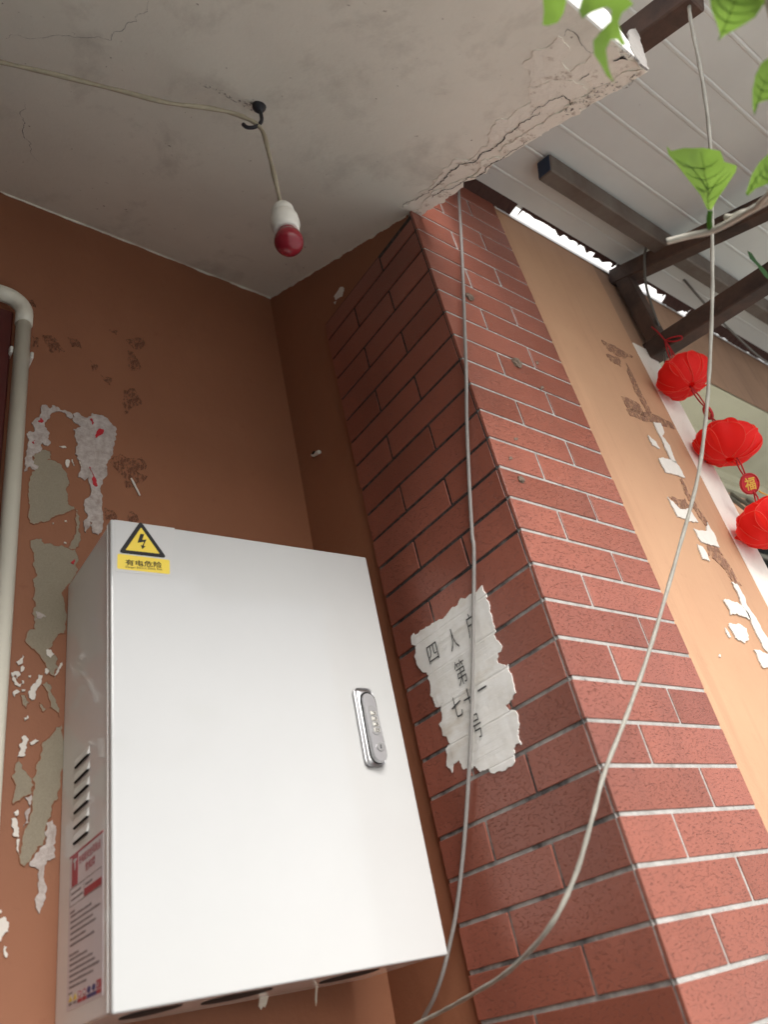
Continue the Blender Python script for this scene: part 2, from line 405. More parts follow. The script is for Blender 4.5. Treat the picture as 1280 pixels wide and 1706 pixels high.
# ---- canopy slab
XR, YR = .20, -8.06
def soz(y): return 2.015 + SOF*y
canopy = thing('concrete_canopy', (-8, 0, soz(0)), 'sooty plastered concrete canopy sloping overhead, with cracked flaking right edge', 'canopy')
nu, nv = 90, 70
def sof(u, v):
    x = -36 + (XR+36)*u; y = YR + (YB+.3-YR)*v
    e = .10*noise.noise(Vector((x*.35, y*.35, 0))) + .035*noise.noise(Vector((x*1.6, y*1.6, 5)))
    if u > .999: x += .10*noise.noise(Vector((y*2.2, 0, 1))) + .05*noise.noise(Vector((y*6, 3, 1)))
    if v > .999: e = 0
    return Vector((x, y, soz(y))) - SN*e*.05
v = [sof(1-(1-i/nu)**1.6, j/nv) for j in range(nv+1) for i in range(nu+1)]
f = [(j*(nu+1)+i, (j+1)*(nu+1)+i, (j+1)*(nu+1)+i+1, j*(nu+1)+i+1) for j in range(nv) for i in range(nu)]
mesh_obj('soffit', v, f, MAT['plaster'], canopy, smooth=True)
TH = 3.0                                              # slab core above the soffit skin
y0, y1 = YR+.03, YB+4
core = [(x, y, soz(y)+dz) for x in (-36, XR-.06) for y in (y0, y1) for dz in (.12, TH)]
mesh_obj('slab_core', core, box(0, 1, 0, 1, 0, 1)[1], MAT['pale_plaster'], canopy)
fr = [(-36, YR, soz(YR)+.02), (XR, YR, soz(YR)+.02), (XR-.1, YR, soz(YR)+1.5), (XR+.02, YR, soz(YR)+TH), (-36, YR, soz(YR)+TH)]
vv, ff = sheet(fr, (0, -1, 0), .05); mesh_obj('front_face', vv, ff, MAT['white_paint'], canopy)
def yfr(x, y): return onY(x, y, YR-.05)
patch('bare_edge', [(1046, 55), (1058, 48), (1064, 60), (1072, 90), (1079, 118), (1066, 108), (1054, 88), (1048, 70)], yfr, (0, -1, 0), .03, MAT['cement_grey'], canopy, .05)
# flaking skim coat along the right edge
down = -SN
def pS(x, y): return onS(x, y, .012)
patch('plaster_skim', [(664, 346), (690, 334), (716, 312), (728, 300), (737, 283), (757, 266), (780, 268), (800, 250), (815, 236), (818, 214), (826, 202), (850, 196), (872, 178), (884, 172), (880, 148), (905, 140), (930, 134), (955, 134), (980, 150), (940, 178), (905, 205), (880, 226), (850, 246), (826, 262), (806, 276), (780, 296), (757, 316), (737, 330), (706, 350), (690, 356)], pS, down, .006, MAT['pale_plaster'], canopy, .14, 6)
patch('plaster_flake', [(688, 352), (712, 330), (742, 312), (776, 298), (800, 282), (822, 262), (832, 262), (818, 278), (796, 292), (772, 304), (748, 326), (722, 346), (702, 358), (692, 360)], pS, down, .035, MAT['pale_plaster'], canopy, .14, 6)
patch('plaster_flake', [(838, 246), (870, 226), (905, 206), (938, 184), (972, 168), (975, 176), (940, 200), (905, 218), (880, 234), (850, 254), (836, 258)], pS, down, .03, MAT['pale_plaster'], canopy, .13, 6)
patch('plaster_flake', [(940, 178), (975, 160), (1010, 140), (1046, 118), (1076, 116), (1050, 136), (1010, 156), (970, 182), (946, 192)], pS, down, .02, MAT['pale_plaster'], canopy, .12, 6)
patch('pale_patch', [(880, 148), (870, 110), (892, 84), (930, 60), (950, 84), (950, 120), (985, 90), (1030, 78), (1060, 104), (1074, 116), (1040, 118), (985, 150), (955, 134), (905, 140)], pS, down, .006, MAT['pale_plaster'], canopy, .2, 6)
patch('soot_stain', [(940, 190), (985, 150), (1020, 140), (1060, 118), (1070, 122), (1025, 152), (985, 172), (950, 192)], lambda x, y: onS(x, y, .050), down, .01, MAT['damp'], canopy, .2)
patch('soot_stain', [(1032, 84), (1044, 76), (1056, 90), (1050, 98), (1036, 96)], lambda x, y: onS(x, y, .034), down, .01, MAT['damp'], canopy, .1)
patch('soot_stain', [(395, 168), (425, 166), (436, 184), (420, 186), (405, 176), (360, 152), (330, 138), (352, 142)], pS, down, .01, MAT['damp'], canopy, .06)
def crack(pts, wd, off=.07, seed=0):
    rnd = random.Random(seed); P = [onS(x, y, off) for x, y in pts]
    for _ in range(4):
        Q = [P[0]]
        for a, c in zip(P, P[1:]):
            m = (a+c)/2; L = (c-a).length; m = m + Vector((rnd.uniform(-1, 1), rnd.uniform(-1, 1), 0))*L*.17
            m = m - SN*((m-P[0]).dot(SN)); Q += [m, c]
        P = Q
    n = len(P); V = []; 
    for i, p in enumerate(P):
        t = (P[min(i+1, n-1)]-P[max(i-1, 0)]).normalized(); s = t.cross(SN)
        ww = wd*(.35+.65*math.sin(math.pi*(i+.6)/(n+.2)))*rnd.uniform(.25, 1.15)
        V += [p + s*ww - SN*.012, p - s*ww - SN*.012]
    mesh_obj('crack', V, [(2*i, 2*i+1, 2*i+3, 2*i+2) for i in range(n-1)], MAT['black'], canopy)
crack([(672, 346), (700, 328), (722, 314), (740, 300), (752, 284), (780, 272), (806, 254), (830, 240), (858, 216), (884, 198), (900, 186)], .022, .022, 1)
crack([(735, 316), (768, 304), (796, 294), (818, 274), (850, 254), (880, 234)], .02, .045, 2)
crack([(885, 192), (915, 168), (940, 160), (952, 176), (944, 190)], .016, .022, 3)
crack([(940, 60), (945, 48), (968, 72), (984, 88)], .012, .020, 4)
crack([(965, 134), (974, 128), (982, 122)], .016, .020, 5)
crack([(1022, 102), (1036, 96), (1046, 100)], .035, .022, 6)
crack([(10, 64), (60, 64), (110, 60), (185, 68), (205, 50), (228, 36), (246, 20), (248, 0)], .006, .006, 7)
crack([(40, 170), (42, 205), (52, 240), (64, 270)], .008, .006, 8)
crack([(720, 330), (735, 318), (748, 316)], .02, .045, 9)

# ragged plaster lip where the canopy meets the walls
def lip(name, P, n, seed):
    rn_ = random.Random(seed); N = 160; up_, lo = [], []
    for i in range(N+1):
        t = i/N; q = P[0].lerp(P[1], t)
        up_.append(q + Vector((0, 0, .15))); lo.append(q - Vector((0, 0, .02 + .10*max(0, noise.noise(Vector((t*22, seed, 0)))+.25) + rn_.uniform(0, .03))))
    v, f = sheet(up_ + lo[::-1], n, .012); mesh_obj(name, v, f, MAT['plaster'], canopy)
lip('plaster_lip', [Vector((-20, YB-.03, soz(YB))), Vector((TX, YB-.03, soz(YB)))], (0, -1, 0), 1)
lip('plaster_lip', [Vector((TX-.02, YB, soz(YB))), Vector((TX-.02, .4, soz(.4)))], (-1, 0, 0), 2)

# ---- tiled pillar
pillar = thing('tiled_pillar', (0, 0, GZ), 'pillar clad in red brick-shaped tiles with pale grey grout lines', 'pillar')
v, f = box(.06, 5.37, .03, .11, GZ, 9.5); mesh_obj('front_grout', v, f, MAT['grout'], pillar)
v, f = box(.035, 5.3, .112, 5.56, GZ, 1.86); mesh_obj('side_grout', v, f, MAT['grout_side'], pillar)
v, f = box(.2, 5.3, .112, 5.5, 1.87, 9.5); mesh_obj('pillar_core', v, f, MAT['grout'], pillar)
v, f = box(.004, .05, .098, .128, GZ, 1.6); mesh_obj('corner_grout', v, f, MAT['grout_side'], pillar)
_tm = {}
def tile_mesh(L, H, T=.10):
    k = (round(L, 2), round(H, 2))
    if k not in _tm:
        v, f = bevel_box((-L/2, 0, -H/2), (L/2, T, H/2), .012)
        me = bpy.data.meshes.new('tile'); me.from_pydata([Vector(q)*U for q in v], [], f); me.materials.append(MAT['tile']); _tm[k] = me
    return _tm[k]
def tile(x, y, z, L, H, face):
    o = bpy.data.objects.new('tile', tile_mesh(L, H)); C.objects.link(o); o.parent = pillar
    o.location = (x*U, y*U, (z-GZ)*U)
    j = lambda a: random.uniform(-a, a)
    o.rotation_euler = (j(.006), j(.0025), (0 if face == 'front' else -math.pi/2) + j(.005))
G = .05                                               # half a grout joint
for k in range(-8, 29):                               # course k lies between z=-k-1 and z=-k
    zc, H = -k-.5, 1-2*G
    spans = [(0, 3.62), (3.62, 5.40)] if k % 2 else [(0, 1.84), (1.84, 5.40)]
    for a, c in spans:
        a2 = a if a == 0 else a+.045; c2 = c-.045 if c < 5.4 else 5.38
        tile((a2+c2)/2, random.uniform(-.004, .004), zc, c2-a2, H, 'front')
    if k < -2: continue
    spans = [(.13, 3.81), (3.81, 5.6)] if k % 2 else [(.13, 1.98), (1.98, 5.6)]
    for a, c in spans:
        a2 = a if a < 1 else a+.04; c2 = c-.04 if c < 5.5 else 5.59
        if k == -2: tile(random.uniform(-.004, .004), (a2+c2)/2, zc-(.08 if a > 1 else .16), c2-a2, H-(.16 if a > 1 else .32), 'side')
        else: tile(random.uniform(-.004, .004), (a2+c2)/2, zc, c2-a2, H, 'side')

# ---- facade: orange pilaster, cream strip, lintel, recessed window bay
xo = onY(1161.5, 781, YF).x; xc = onY(1194.5, 788, YF).x
facade = thing('facade_wall', (12, .1, GZ), 'orange painted house front beside the tiled pillar, with cream strip and scraps of paper', 'wall')
def plane_part(name, x0, x1, z0, z1, mat, y=YF, nn=24):
    def g(u, v):
        x = x0+(x1-x0)*u; z = z0+(z1-z0)*v
        return (x, y + .02*noise.noise(Vector((x*.4, z*.4, 2))), z)
    return grid_wall(name, g, nn, nn*3, mat, facade)
plane_part('pilaster_face', 5.3, xo, GZ, 9.5, MAT['orange'])
plane_part('daylight_band', 5.5, 60, 5.78, 9.4, MAT['white_paint'], YF-.045)  # white strip paints the daylight that leaks in at the roof gap
v, f = bevel_box((xo, YF-.03, GZ), (xc, YF+4.3, .87), .03); mesh_obj('cream_jamb', v, f, MAT['cream'], facade)
plane_part('lintel_face', xo+.002, 60, .85, 9.5, MAT['brown_lintel'], YF+.015)
RY = 4.45
v, f = box(xc-.01, 60, YF+.08, RY+.6, .86, 1.6); mesh_obj('bay_soffit', v, f, MAT['green_cream'], facade)
v, f = box(xc, 60, RY-.12, RY+.3, .25, .855); mesh_obj('bay_moulding', v, f, MAT['green_cream'], facade)
v, f = box(xc, 23.2, RY, RY+.3, GZ, .24); mesh_obj('bay_wall', v, f, MAT['green_cream'], facade)
v, f = box(23.21, 60, RY+.12, RY+.4, -.12, .24); mesh_obj('window_header', v, f, MAT['green_cream'], facade)
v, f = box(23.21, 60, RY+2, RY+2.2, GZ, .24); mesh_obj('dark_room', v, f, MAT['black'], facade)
v, f = box(-36, 60, YB+.5, 70, GZ+.1, 44); mesh_obj('house_body', v, f, MAT['orange'], facade)
# window grille in the bay
MAT['steel_frame'] = plain('dull_steel', (.20, .185, .15), .5)
grille = thing('window_grille', (24, RY, -12), 'grey metal bars of the dark window deep behind the red lanterns', 'window grille')
for i in range(14):
    x = 23.8+i*1.0
    v, f = beam((x, RY+.5, -14), (x, RY+.5, -.2), .16, .16); mesh_obj('bar', v, f, MAT['steel_frame'], grille)
for z in (-.35, -1.9, -4.2, -7, -10):
    v, f = beam((23.3, RY+.42, z), (36, RY+.42, z), .2, .26); mesh_obj('rail', v, f, MAT['steel_frame'], grille)
for x in (24.3, 25.9, 27.5, 29.1):
    v, f = beam((x, RY+.3, -.2), (x+.2, RY-1.4, -4.2), .22, .2); mesh_obj('stay_bar', v, f, MAT['steel_frame'], grille)
# paper and tape on the orange face
Fn = (0, -1, 0)
def pF(x, y): return onY(x, y, YF-.03)
def z8(o, s, P): return [(o[0]+x/s, o[1]+y/s) for x, y in P]
o2, s2 = (960, 380), 2.753
for P in ([(330, 950), (365, 980), (385, 1012), (350, 995)], [(380, 1055), (425, 1062), (455, 1070), (500, 1146), (410, 1120)],
          [(420, 1232), (450, 1262), (478, 1290), (520, 1285), (560, 1350), (525, 1345), (465, 1325)],
          [(540, 1378), (598, 1390), (602, 1350), (632, 1400), (658, 1465), (575, 1440)], [(555, 1450), (580, 1462), (614, 1528), (580, 1518)],
          [(356, 890), (388, 895), (400, 925), (395, 955), (430, 1000), (462, 1082), (440, 1070), (405, 1005), (385, 955)]):
    patch('paper_scrap', z8(o2, s2, P), pF, Fn, .02, MAT['white_chip'], facade, .05, 4)
o3, s3 = (1080, 900), 6.4
for P in ([(890, 445), (925, 465), (965, 490), (1000, 560), (1030, 610), (1050, 690), (1090, 750), (1150, 830), (1200, 930), (1240, 1000), (1290, 1080), (1290, 1220), (1240, 1160), (1200, 1080), (1150, 990), (1100, 870), (1040, 760), (1000, 700), (980, 620), (930, 520)],
          [(805, 632), (850, 635), (910, 655), (985, 690), (1020, 730), (1060, 770), (1100, 850), (1030, 820), (960, 795), (880, 795), (850, 710)],
          [(860, 890), (920, 895), (1000, 910), (1045, 940), (1060, 1000), (1075, 1060), (1035, 1090), (980, 1065), (930, 1040), (890, 960)],
          [(818, 930), (840, 960), (885, 1035), (860, 1035)], [(1130, 1165), (1200, 1180), (1290, 1215), (1300, 1365), (1230, 1362), (1170, 1250)], [(755, 1215), (770, 1220), (776, 1250), (760, 1245)]):
    patch('paper_scrap', z8(o3, s3, P), pF, Fn, .02, MAT['white_chip'], facade, .05, 4)
for P in ([(118, 512), (200, 555), (262, 590), (220, 598), (150, 560)], [(140, 578), (200, 600), (208, 640), (160, 610)], [(208, 772), (290, 808), (318, 868), (240, 830)],
          [(232, 830), (330, 845), (440, 895), (455, 922), (380, 895), (300, 880), (250, 860)], [(230, 620), (260, 670), (300, 760), (348, 850), (330, 850), (280, 760), (245, 680)],
          [(425, 1232), (478, 1290), (530, 1290), (500, 1240)], [(485, 1146), (520, 1220), (605, 1350), (590, 1360), (520, 1250), (490, 1180)], [(600, 1440), (650, 1465), (760, 1640), (730, 1640), (660, 1540), (610, 1500)]):
    patch('tape_stain', z8(o2, s2, P), lambda x, y: onY(x, y, YF-.022), Fn, .006, MAT['glue_orange'], facade, .08, 3)

# ---- metal roof, with its torn inner edge and daylight gap
roof = thing('metal_roof', (10, -5, roofz(-5)), 'white ribbed metal lean-to roof sheet seen from below', 'roof')
prof = []
y = -.42
rib = 0
ys = [-.34]
while ys[-1] > -15:
    yy = ys[-1]-1.37 if len(ys) > 1 else -1.40
    ys.append(yy)
pts = [(-.34, 0)]
for yy in ys[1:]:
    pts += [(yy+.16, 0), (yy+.12, -.022), (yy+.05, -.022), (yy, 0.01), (yy-.05, 0)]
pts.append((ys[-1]-1, 0))
xs = [.9+i*(70-.9)/24 for i in range(25)]
V = [(x, y, roofz(y)+dz) for (y, dz) in pts for x in xs]; n = len(xs)
Fs = [(j*n+i, j*n+i+1, (j+1)*n+i+1, (j+1)*n+i) for j in range(len(pts)-1) for i in range(n-1)]
V2 = V + [(x, y, z+.18) for x, y, z in V]; K = len(V)
Fs2 = Fs + [tuple(K+i for i in q)[::-1] for q in Fs]
mesh_obj('roof_sheet', V2, Fs2, MAT['roof'], roof)
rnd = random.Random(5)
# torn edge: a ragged strip of rusted sheet hanging along the wall side
def torn(name, x0, x1, base_w, amp, seed):
    rn_ = random.Random(seed); top, bot = [], []; x = x0; lev = base_w
    while x < x1:
        if rn_.random() < .38: lev = max(.0, base_w + amp*rn_.choice((-1, -1, -.7, -.3, .2, .5, 1.0))*rn_.uniform(.5, 1))
        g = lev + .10*noise.noise(Vector((x*2.3, seed, 0))) + rn_.uniform(-.03, .03)
        yv = min(-.38 + max(.01, g), YF-.02)
        top.append(Vector((x, -.5, roofz(-.5)-.02))); bot.append(Vector((x, yv, roofz(-.44)-.04-.12*max(0, g)*rn_.uniform(.4, 1.2))))
        x += rn_.choice((.05, .08, .12, .3))*rn_.uniform(.7, 1.3)
    V = top + bot; n = len(top)
    mesh_obj(name, V, [(i, i+1, n+i+1, n+i) for i in range(n-1)], MAT['rust_flake'], roof)
torn('rusted_edge', .95, 6.7, .52, .02, 1)
torn('rusted_edge', 6.7, 13.0, .10, .36, 2)
torn('rusted_edge', 13.0, 19.0, .14, .34, 3)
torn('rusted_edge', 19.0, 60, .46, .10, 4)
# purlin and rafters
pz = lambda y: roofz(y)
purlin = thing('roof_purlin', (20, -2.7, pz(-2.7)), 'brown square tube purlin with blue open end under the roof sheet', 'beam')
e = onY(908, 281, -2.6)
v, f = beam((e.x, -2.6, pz(-2.6)-.50), (60, -2.6, pz(-2.6)-.50), .66, .80, (0, -RM, 1)); mesh_obj('tube', v, f, MAT['purlin'], purlin)
v, f = beam((e.x-.02, -2.6, pz(-2.6)-.50), (e.x+.01, -2.6, pz(-2.6)-.50), .58, .72, (0, -RM, 1), .01); mesh_obj('tube_end', v, f, MAT['blue_cap'], purlin)
BX = 12.62
bracket = thing('wall_bracket', (BX, 0, .5), 'dark rusty triangular steel bracket fixed to the orange wall under the roof', 'bracket')
v, f = beam((BX+.4, YF-.02, 5.45), (BX+.4, -12, 5.45-.435*12), .72, .78, (0, .435, 1)); mesh_obj('rafter', v, f, MAT['rust_beam'], bracket)
v, f = beam((BX+.4, -.4, 5.1), (BX+.4, -.4, 1.1), .66, .68, (0, 1, 0)); mesh_obj('wall_post', v, f, MAT['rust_beam'], bracket)
v, f = beam((BX+.4, YF+.1, .78), (BX+.4, -12, .78-.165*12), .78, .84, (0, .165, 1)); mesh_obj('bottom_tube', v, f, MAT['rust_beam'], bracket)
raf = thing('short_rafter', (2.5, -8, 1.5), 'dark steel rafter end above the canopy corner, holding the pale cable', 'beam')
v, f = beam((2.55, .0, 5.5), (2.55, -9.75, 5.5-.435*9.75), .75, .85, (0, .435, 1)); mesh_obj('tube', v, f, MAT['rust_beam'], raf)
e2 = onY(1150, 14, -9.5)

# ================================================================== WEAR ON THE NICHE WALLS (parts of the wall)
Bn = (0, -1, 0)
def pB(off): return lambda x, y: onY(x, y, YB-off)
za, sa = (0, 640), 5.685
zb, zc_, zd = (0, 920), (0, 1200), (0, 1406)
def Bp(name, o, s, P, off, th, mat, amp=.08, lev=4): return patch(name, z8(o, s, P), pB(off), Bn, th, MAT[mat], back_wall, amp, lev)
Bp('bare_cement', za, sa, [(310, 680), (370, 650), (430, 620), (490, 635), (485, 670), (450, 720), (520, 725), (590, 770), (640, 850), (650, 950), (640, 1060), (650, 1140), (700, 1160), (740, 1200), (755, 1300), (770, 1470), (740, 1540), (700, 1565), (640, 1550), (690, 1470), (720, 1380), (722, 1250), (710, 1185), (620, 1220), (520, 1250), (460, 1300), (380, 1305), (320, 1330), (280, 1310), (275, 1180), (262, 1040), (280, 890), (330, 800), (315, 740)], .018, .006, 'cement', .06)
Bp('bare_cement', za, sa, [(285, 1480), (330, 1470), (390, 1460), (420, 1510), (490, 1510), (560, 1535), (640, 1550), (720, 1565), (745, 1650), (740, 1750), (690, 1850), (620, 1940), (610, 2060), (605, 2360), (540, 2390), (500, 2470), (440, 2520), (480, 2560), (550, 2600), (560, 2680), (520, 2770), (470, 2740), (430, 2650), (370, 2560), (280, 2480), (235, 2430), (250, 2370), (330, 2320), (330, 2250), (310, 2130), (305, 2030), (330, 1930), (350, 1800), (325, 1740), (320, 1640)], .016, .006, 'cement', .07)
Bp('bare_cement', zc_, sa, [(590, 30), (500, 120), (430, 190), (390, 240), (378, 370), (345, 410), (330, 520), (325, 620), (310, 700), (300, 800), (275, 960), (225, 1050), (205, 1150), (185, 1270), (190, 1355), (230, 1385), (285, 1330), (340, 1250), (410, 1190), (435, 1060), (445, 980), (485, 890), (520, 760), (560, 660), (620, 400)], .016, .006, 'cement', .07)
Bp('bare_cement', zc_, sa, [(170, 360), (215, 425), (262, 510), (330, 615), (300, 690), (255, 715), (200, 742), (150, 770), (122, 795), (118, 740), (132, 690), (125, 560), (142, 430)], .020, .006, 'cement', .06)
Bp('bare_cement', zb, sa, [(190, 1350), (240, 1350), (280, 1420), (250, 1480), (210, 1430)], .016, .006, 'cement')
Bp('bare_cement', zb, sa, [(400, 1250), (450, 1220), (480, 1310), (530, 1420), (570, 1480), (560, 1560), (530, 1500), (470, 1470), (450, 1350)], .016, .006, 'cement')
Bp('bare_cement', zb, sa, [(370, 1420), (400, 1440), (440, 1480), (410, 1510), (380, 1470)], .016, .006, 'cement')
Bp('paper_residue', za, sa, [(390, 215), (430, 195), (470, 235), (500, 200), (545, 215), (570, 245), (640, 262), (690, 320), (665, 325), (620, 275), (545, 258), (480, 285), (445, 340), (445, 420), (470, 470), (475, 540), (450, 585), (400, 555), (400, 615), (330, 660), (305, 700), (320, 760), (365, 780), (330, 815), (290, 780), (230, 825), (235, 700), (250, 470), (320, 455), (330, 330)], .030, .008, 'paper_residue', .09, 5)
Bp('paper_residue', za, sa, [(690, 290), (750, 275), (790, 310), (830, 320), (870, 275), (930, 290), (1010, 320), (1060, 380), (1105, 470), (1080, 540), (1070, 650), (1020, 730), (1000, 880), (970, 910), (975, 1250), (930, 1430), (880, 1410), (875, 1310), (850, 1300), (815, 1410), (800, 1380), (830, 1230), (805, 1170), (850, 1060), (840, 880), (800, 910), (740, 880), (770, 780), (740, 680), (710, 660), (720, 520), (695, 430), (770, 400), (740, 380), (690, 340)], .030, .008, 'paper_residue', .09, 5)
Bp('paper_residue', zc_, sa, [(440, 970), (500, 940), (530, 1000), (520, 1300), (450, 1320), (420, 1400), (425, 1650), (400, 1760), (370, 1830), (340, 1740), (365, 1600), (370, 1420), (280, 1370), (290, 1330), (370, 1240), (430, 1180), (420, 1080)], .030, .008, 'paper_residue', .09, 5)
Bp('paper_residue', zb, sa, [(340, 560), (390, 580), (440, 610), (380, 630), (330, 640), (350, 600)], .030, .008, 'paper_residue', .05)
Bp('paper_residue', zc_, sa, [(235, 730), (300, 700), (290, 830), (270, 970), (225, 1010), (240, 900), (285, 830)], .030, .008, 'paper_residue', .05)
for o, P in ((zb, [(435, 930), (480, 920), (515, 965), (480, 1000), (450, 980)]), (zb, [(590, 1040), (560, 1130), (520, 1190), (515, 1165), (545, 1110), (570, 1050)]), (zb, [(150, 1040), (190, 1010), (215, 970), (228, 990), (215, 1050), (170, 1068)]),
             (zb, [(195, 1100), (220, 1075), (232, 1090), (200, 1135)]), (zb, [(105, 1140), (180, 1130), (195, 1160), (165, 1195), (150, 1160), (130, 1180), (160, 1230), (205, 1245), (195, 1270), (140, 1255), (120, 1210)]),
             (zb, [(370, 1155), (400, 1165), (390, 1230), (350, 1290), (340, 1350), (300, 1400), (275, 1350), (290, 1305), (340, 1240)]), (zb, [(120, 1325), (160, 1300), (190, 1320), (140, 1368), (125, 1350)]), (zb, [(425, 1105), (440, 1095), (460, 1140), (440, 1155), (422, 1140)]),
             (zb, [(225, 1570), (265, 1545), (270, 1565), (235, 1595)]), (zc_, [(205, 155), (245, 145), (270, 185), (255, 210), (255, 260), (230, 310), (240, 330), (165, 340), (190, 290), (180, 240), (200, 215)]), (zc_, [(280, 210), (335, 175), (370, 190), (330, 222), (285, 228)]),
             (zc_, [(130, 870), (160, 845), (178, 870), (150, 902)]), (zc_, [(108, 930), (160, 940), (180, 1060), (175, 1108), (140, 1105), (120, 1080), (125, 1020)]), (zc_, [(165, 1120), (185, 1125), (180, 1270), (165, 1240)]), (zb, [(205, 1215), (225, 1215), (222, 1245), (208, 1240)]), (zb, [(268, 1170), (292, 1165), (290, 1182), (272, 1182)]), (zb, [(205, 1300), (240, 1300), (238, 1312), (205, 1316)])):
    Bp('white_filler_chip', o, sa, P, .040, .010, 'white_chip', .04, 3)
s4 = 1280/300
for P in ([(-30, 540), (0, 530), (40, 520), (65, 560), (60, 620), (20, 650), (5, 690), (-30, 680)], [(30, 720), (48, 730), (55, 780), (45, 805), (28, 780)], [(-5, 470), (10, 462), (12, 480), (0, 490)]):
    Bp('white_filler_chip', zd, s4, P, .040, .010, 'white_chip', .05, 3)
for P in ([(560, 588), (620, 588), (628, 604), (590, 604)], [(622, 720), (650, 715), (660, 745), (640, 790), (625, 770)], [(610, 1295), (632, 1292), (636, 1306), (615, 1304)], [(605, 1495), (625, 1498), (630, 1512), (612, 1510)], [(680, 712), (690, 718), (706, 772), (698, 772)], [(748, 728), (760, 735), (775, 778), (765, 775)], [(495, 1315), (508, 1312), (510, 1324), (498, 1326)]):
    Bp('white_filler_chip', za, sa, P, .040, .010, 'white_chip', .02, 2)
patch('white_filler_chip', [(217.5, 797), (219, 796), (233.5, 824), (232, 826)], pB(.04), Bn, .015, MAT['white_chip'], back_wall, .02, 2)
for o, P in ((za, [(360, 350), (385, 320), (410, 345), (400, 368)]), (za, [(302, 550), (328, 528), (322, 568)]), (za, [(905, 510), (915, 455), (950, 420), (985, 440), (960, 480), (925, 495)]), (za, [(852, 330), (870, 325), (888, 370), (878, 385)]), (za, [(848, 780), (870, 830), (925, 965), (895, 960), (880, 880)]), (za, [(675, 1690), (712, 1655), (700, 1705)])):
    Bp('red_paper_scrap', o, sa, P, .048, .006, 'red_scrap', .04, 3)
for P in ([(70, 558), (90, 562), (108, 586), (86, 588)], [(113, 562), (128, 566), (136, 580), (120, 578)], [(210, 566), (240, 562), (243, 576), (222, 580)], [(213, 584), (224, 590), (235, 615), (218, 617)], [(205, 650), (224, 648), (236, 674), (208, 690)], [(150, 600), (162, 608), (154, 618)], [(168, 624), (186, 630), (184, 642)], [(180, 550), (196, 552), (194, 558)],
          [(184, 770), (200, 756), (216, 764), (236, 762), (244, 778), (226, 784), (246, 794), (212, 814), (204, 792)], [(174, 846), (188, 850), (196, 868), (176, 866)], [(214, 852), (228, 858), (230, 868), (212, 866)], [(38, 496), (56, 500), (60, 512), (46, 508)], [(54, 560), (66, 564), (64, 578), (54, 576)]):
    patch('glue_stain', P, pB(.02), Bn, .003, MAT['glue'], back_wall, .08, 3)
# scuffs on the side wall
def pX(off): return lambda x, y: onX(x, y, TX-off)
patch('paint_chip', [(568, 478), (573, 480), (570, 494), (560, 500), (557, 494), (564, 484)], pX(.02), (-1, 0, 0), .01, MAT['white_chip'], side_wall, .05, 3)
patch('paint_chip', [(556, 504), (560, 502), (558, 507)], pX(.02), (-1, 0, 0), .01, MAT['white_chip'], side_wall, .03, 2)
for (x, y) in ((485, 783), (492, 797)):
    patch('paint_chip', [(x-3, y-4), (x+2, y-3), (x+4, y+3), (x-1, y+4)], pX(.02), (-1, 0, 0), .01, MAT['white_chip'], side_wall, .03, 2)

# ================================================================== CABINET
yaw, roll = -.068, -.007
ex = Vector((math.cos(yaw), math.sin(yaw), roll)).normalized(); ez = Vector((-roll, 0, 1)).normalized(); nf = ez.cross(ex).normalized(); ey = Vector((.012, 1, 0)).normalized()
TL = Vector((-8.369, 5.483, -9.034)); BW, BH, BD = 7.464, 10.504, 3.40
O = TL - ez*BH                                        # front bottom left corner
def cb(x, y, z): return O + ex*x + ey*y + ez*z
cab = thing('electric_cabinet', cb(BW/2, BD/2, 0), 'large glossy white metal electric cabinet hung on the terracotta wall', 'cabinet')
def cbox(name, a, c, mat, bev=.03, seg=2, parent=cab):
    v, f = bevel_box(a, c, bev, seg); return mesh_obj(name, [cb(*q) for q in v], f, MAT[mat], parent)
body = cbox('body', (.03, .36, .03), (BW-.03, BD, BH-.03), 'enamel_side')
door = cbox('door', (0, 0, 0), (BW, .30, BH), 'enamel', .045, 3)
cbox('door_seal', (.10, .28, .10), (BW-.10, .38, BH-.10), 'black', .01, 1)
cbox('door_edge_bead', (-.012, .20, .05), (.03, .26, BH-.05), 'enamel_side', .008, 1)
# louvres on the left side
nl = -ex
for i in range(6):
    zz = [-14.36, -14.70, -15.04, -15.37, -15.70, -16.02][i] - O.z
    y0_, y1_ = 1.45, 2.42
    A = [cb(.03, y0_, zz-.02), cb(.03, y1_, zz-.02), cb(.03, y1_, zz+.17), cb(.03, y0_, zz+.17), cb(-.016, y0_+.05, zz-.02), cb(-.016, y1_-.05, zz-.02)]
    lv = mesh_obj('louvre', A, [(4, 5, 2, 3), (0, 4, 3), (5, 1, 2), (0, 1, 5, 4)][:3], MAT['enamel_side'], cab)
    B = [cb(.022, y0_+.03, zz-.03), cb(.022, y1_-.03, zz-.03), cb(-.013, y1_-.05, zz-.022), cb(-.013, y0_+.05, zz-.022)]
    B2 = [q - ez*.028 for q in B]
    mesh_obj('slot', B+B2, box(0, 1, 0, 1, 0, 1)[1] and [(0, 1, 2, 3), (7, 6, 5, 4), (0, 4, 5, 1), (1, 5, 6, 2), (2, 6, 7, 3), (3, 7, 4, 0)], MAT['black'], lv)
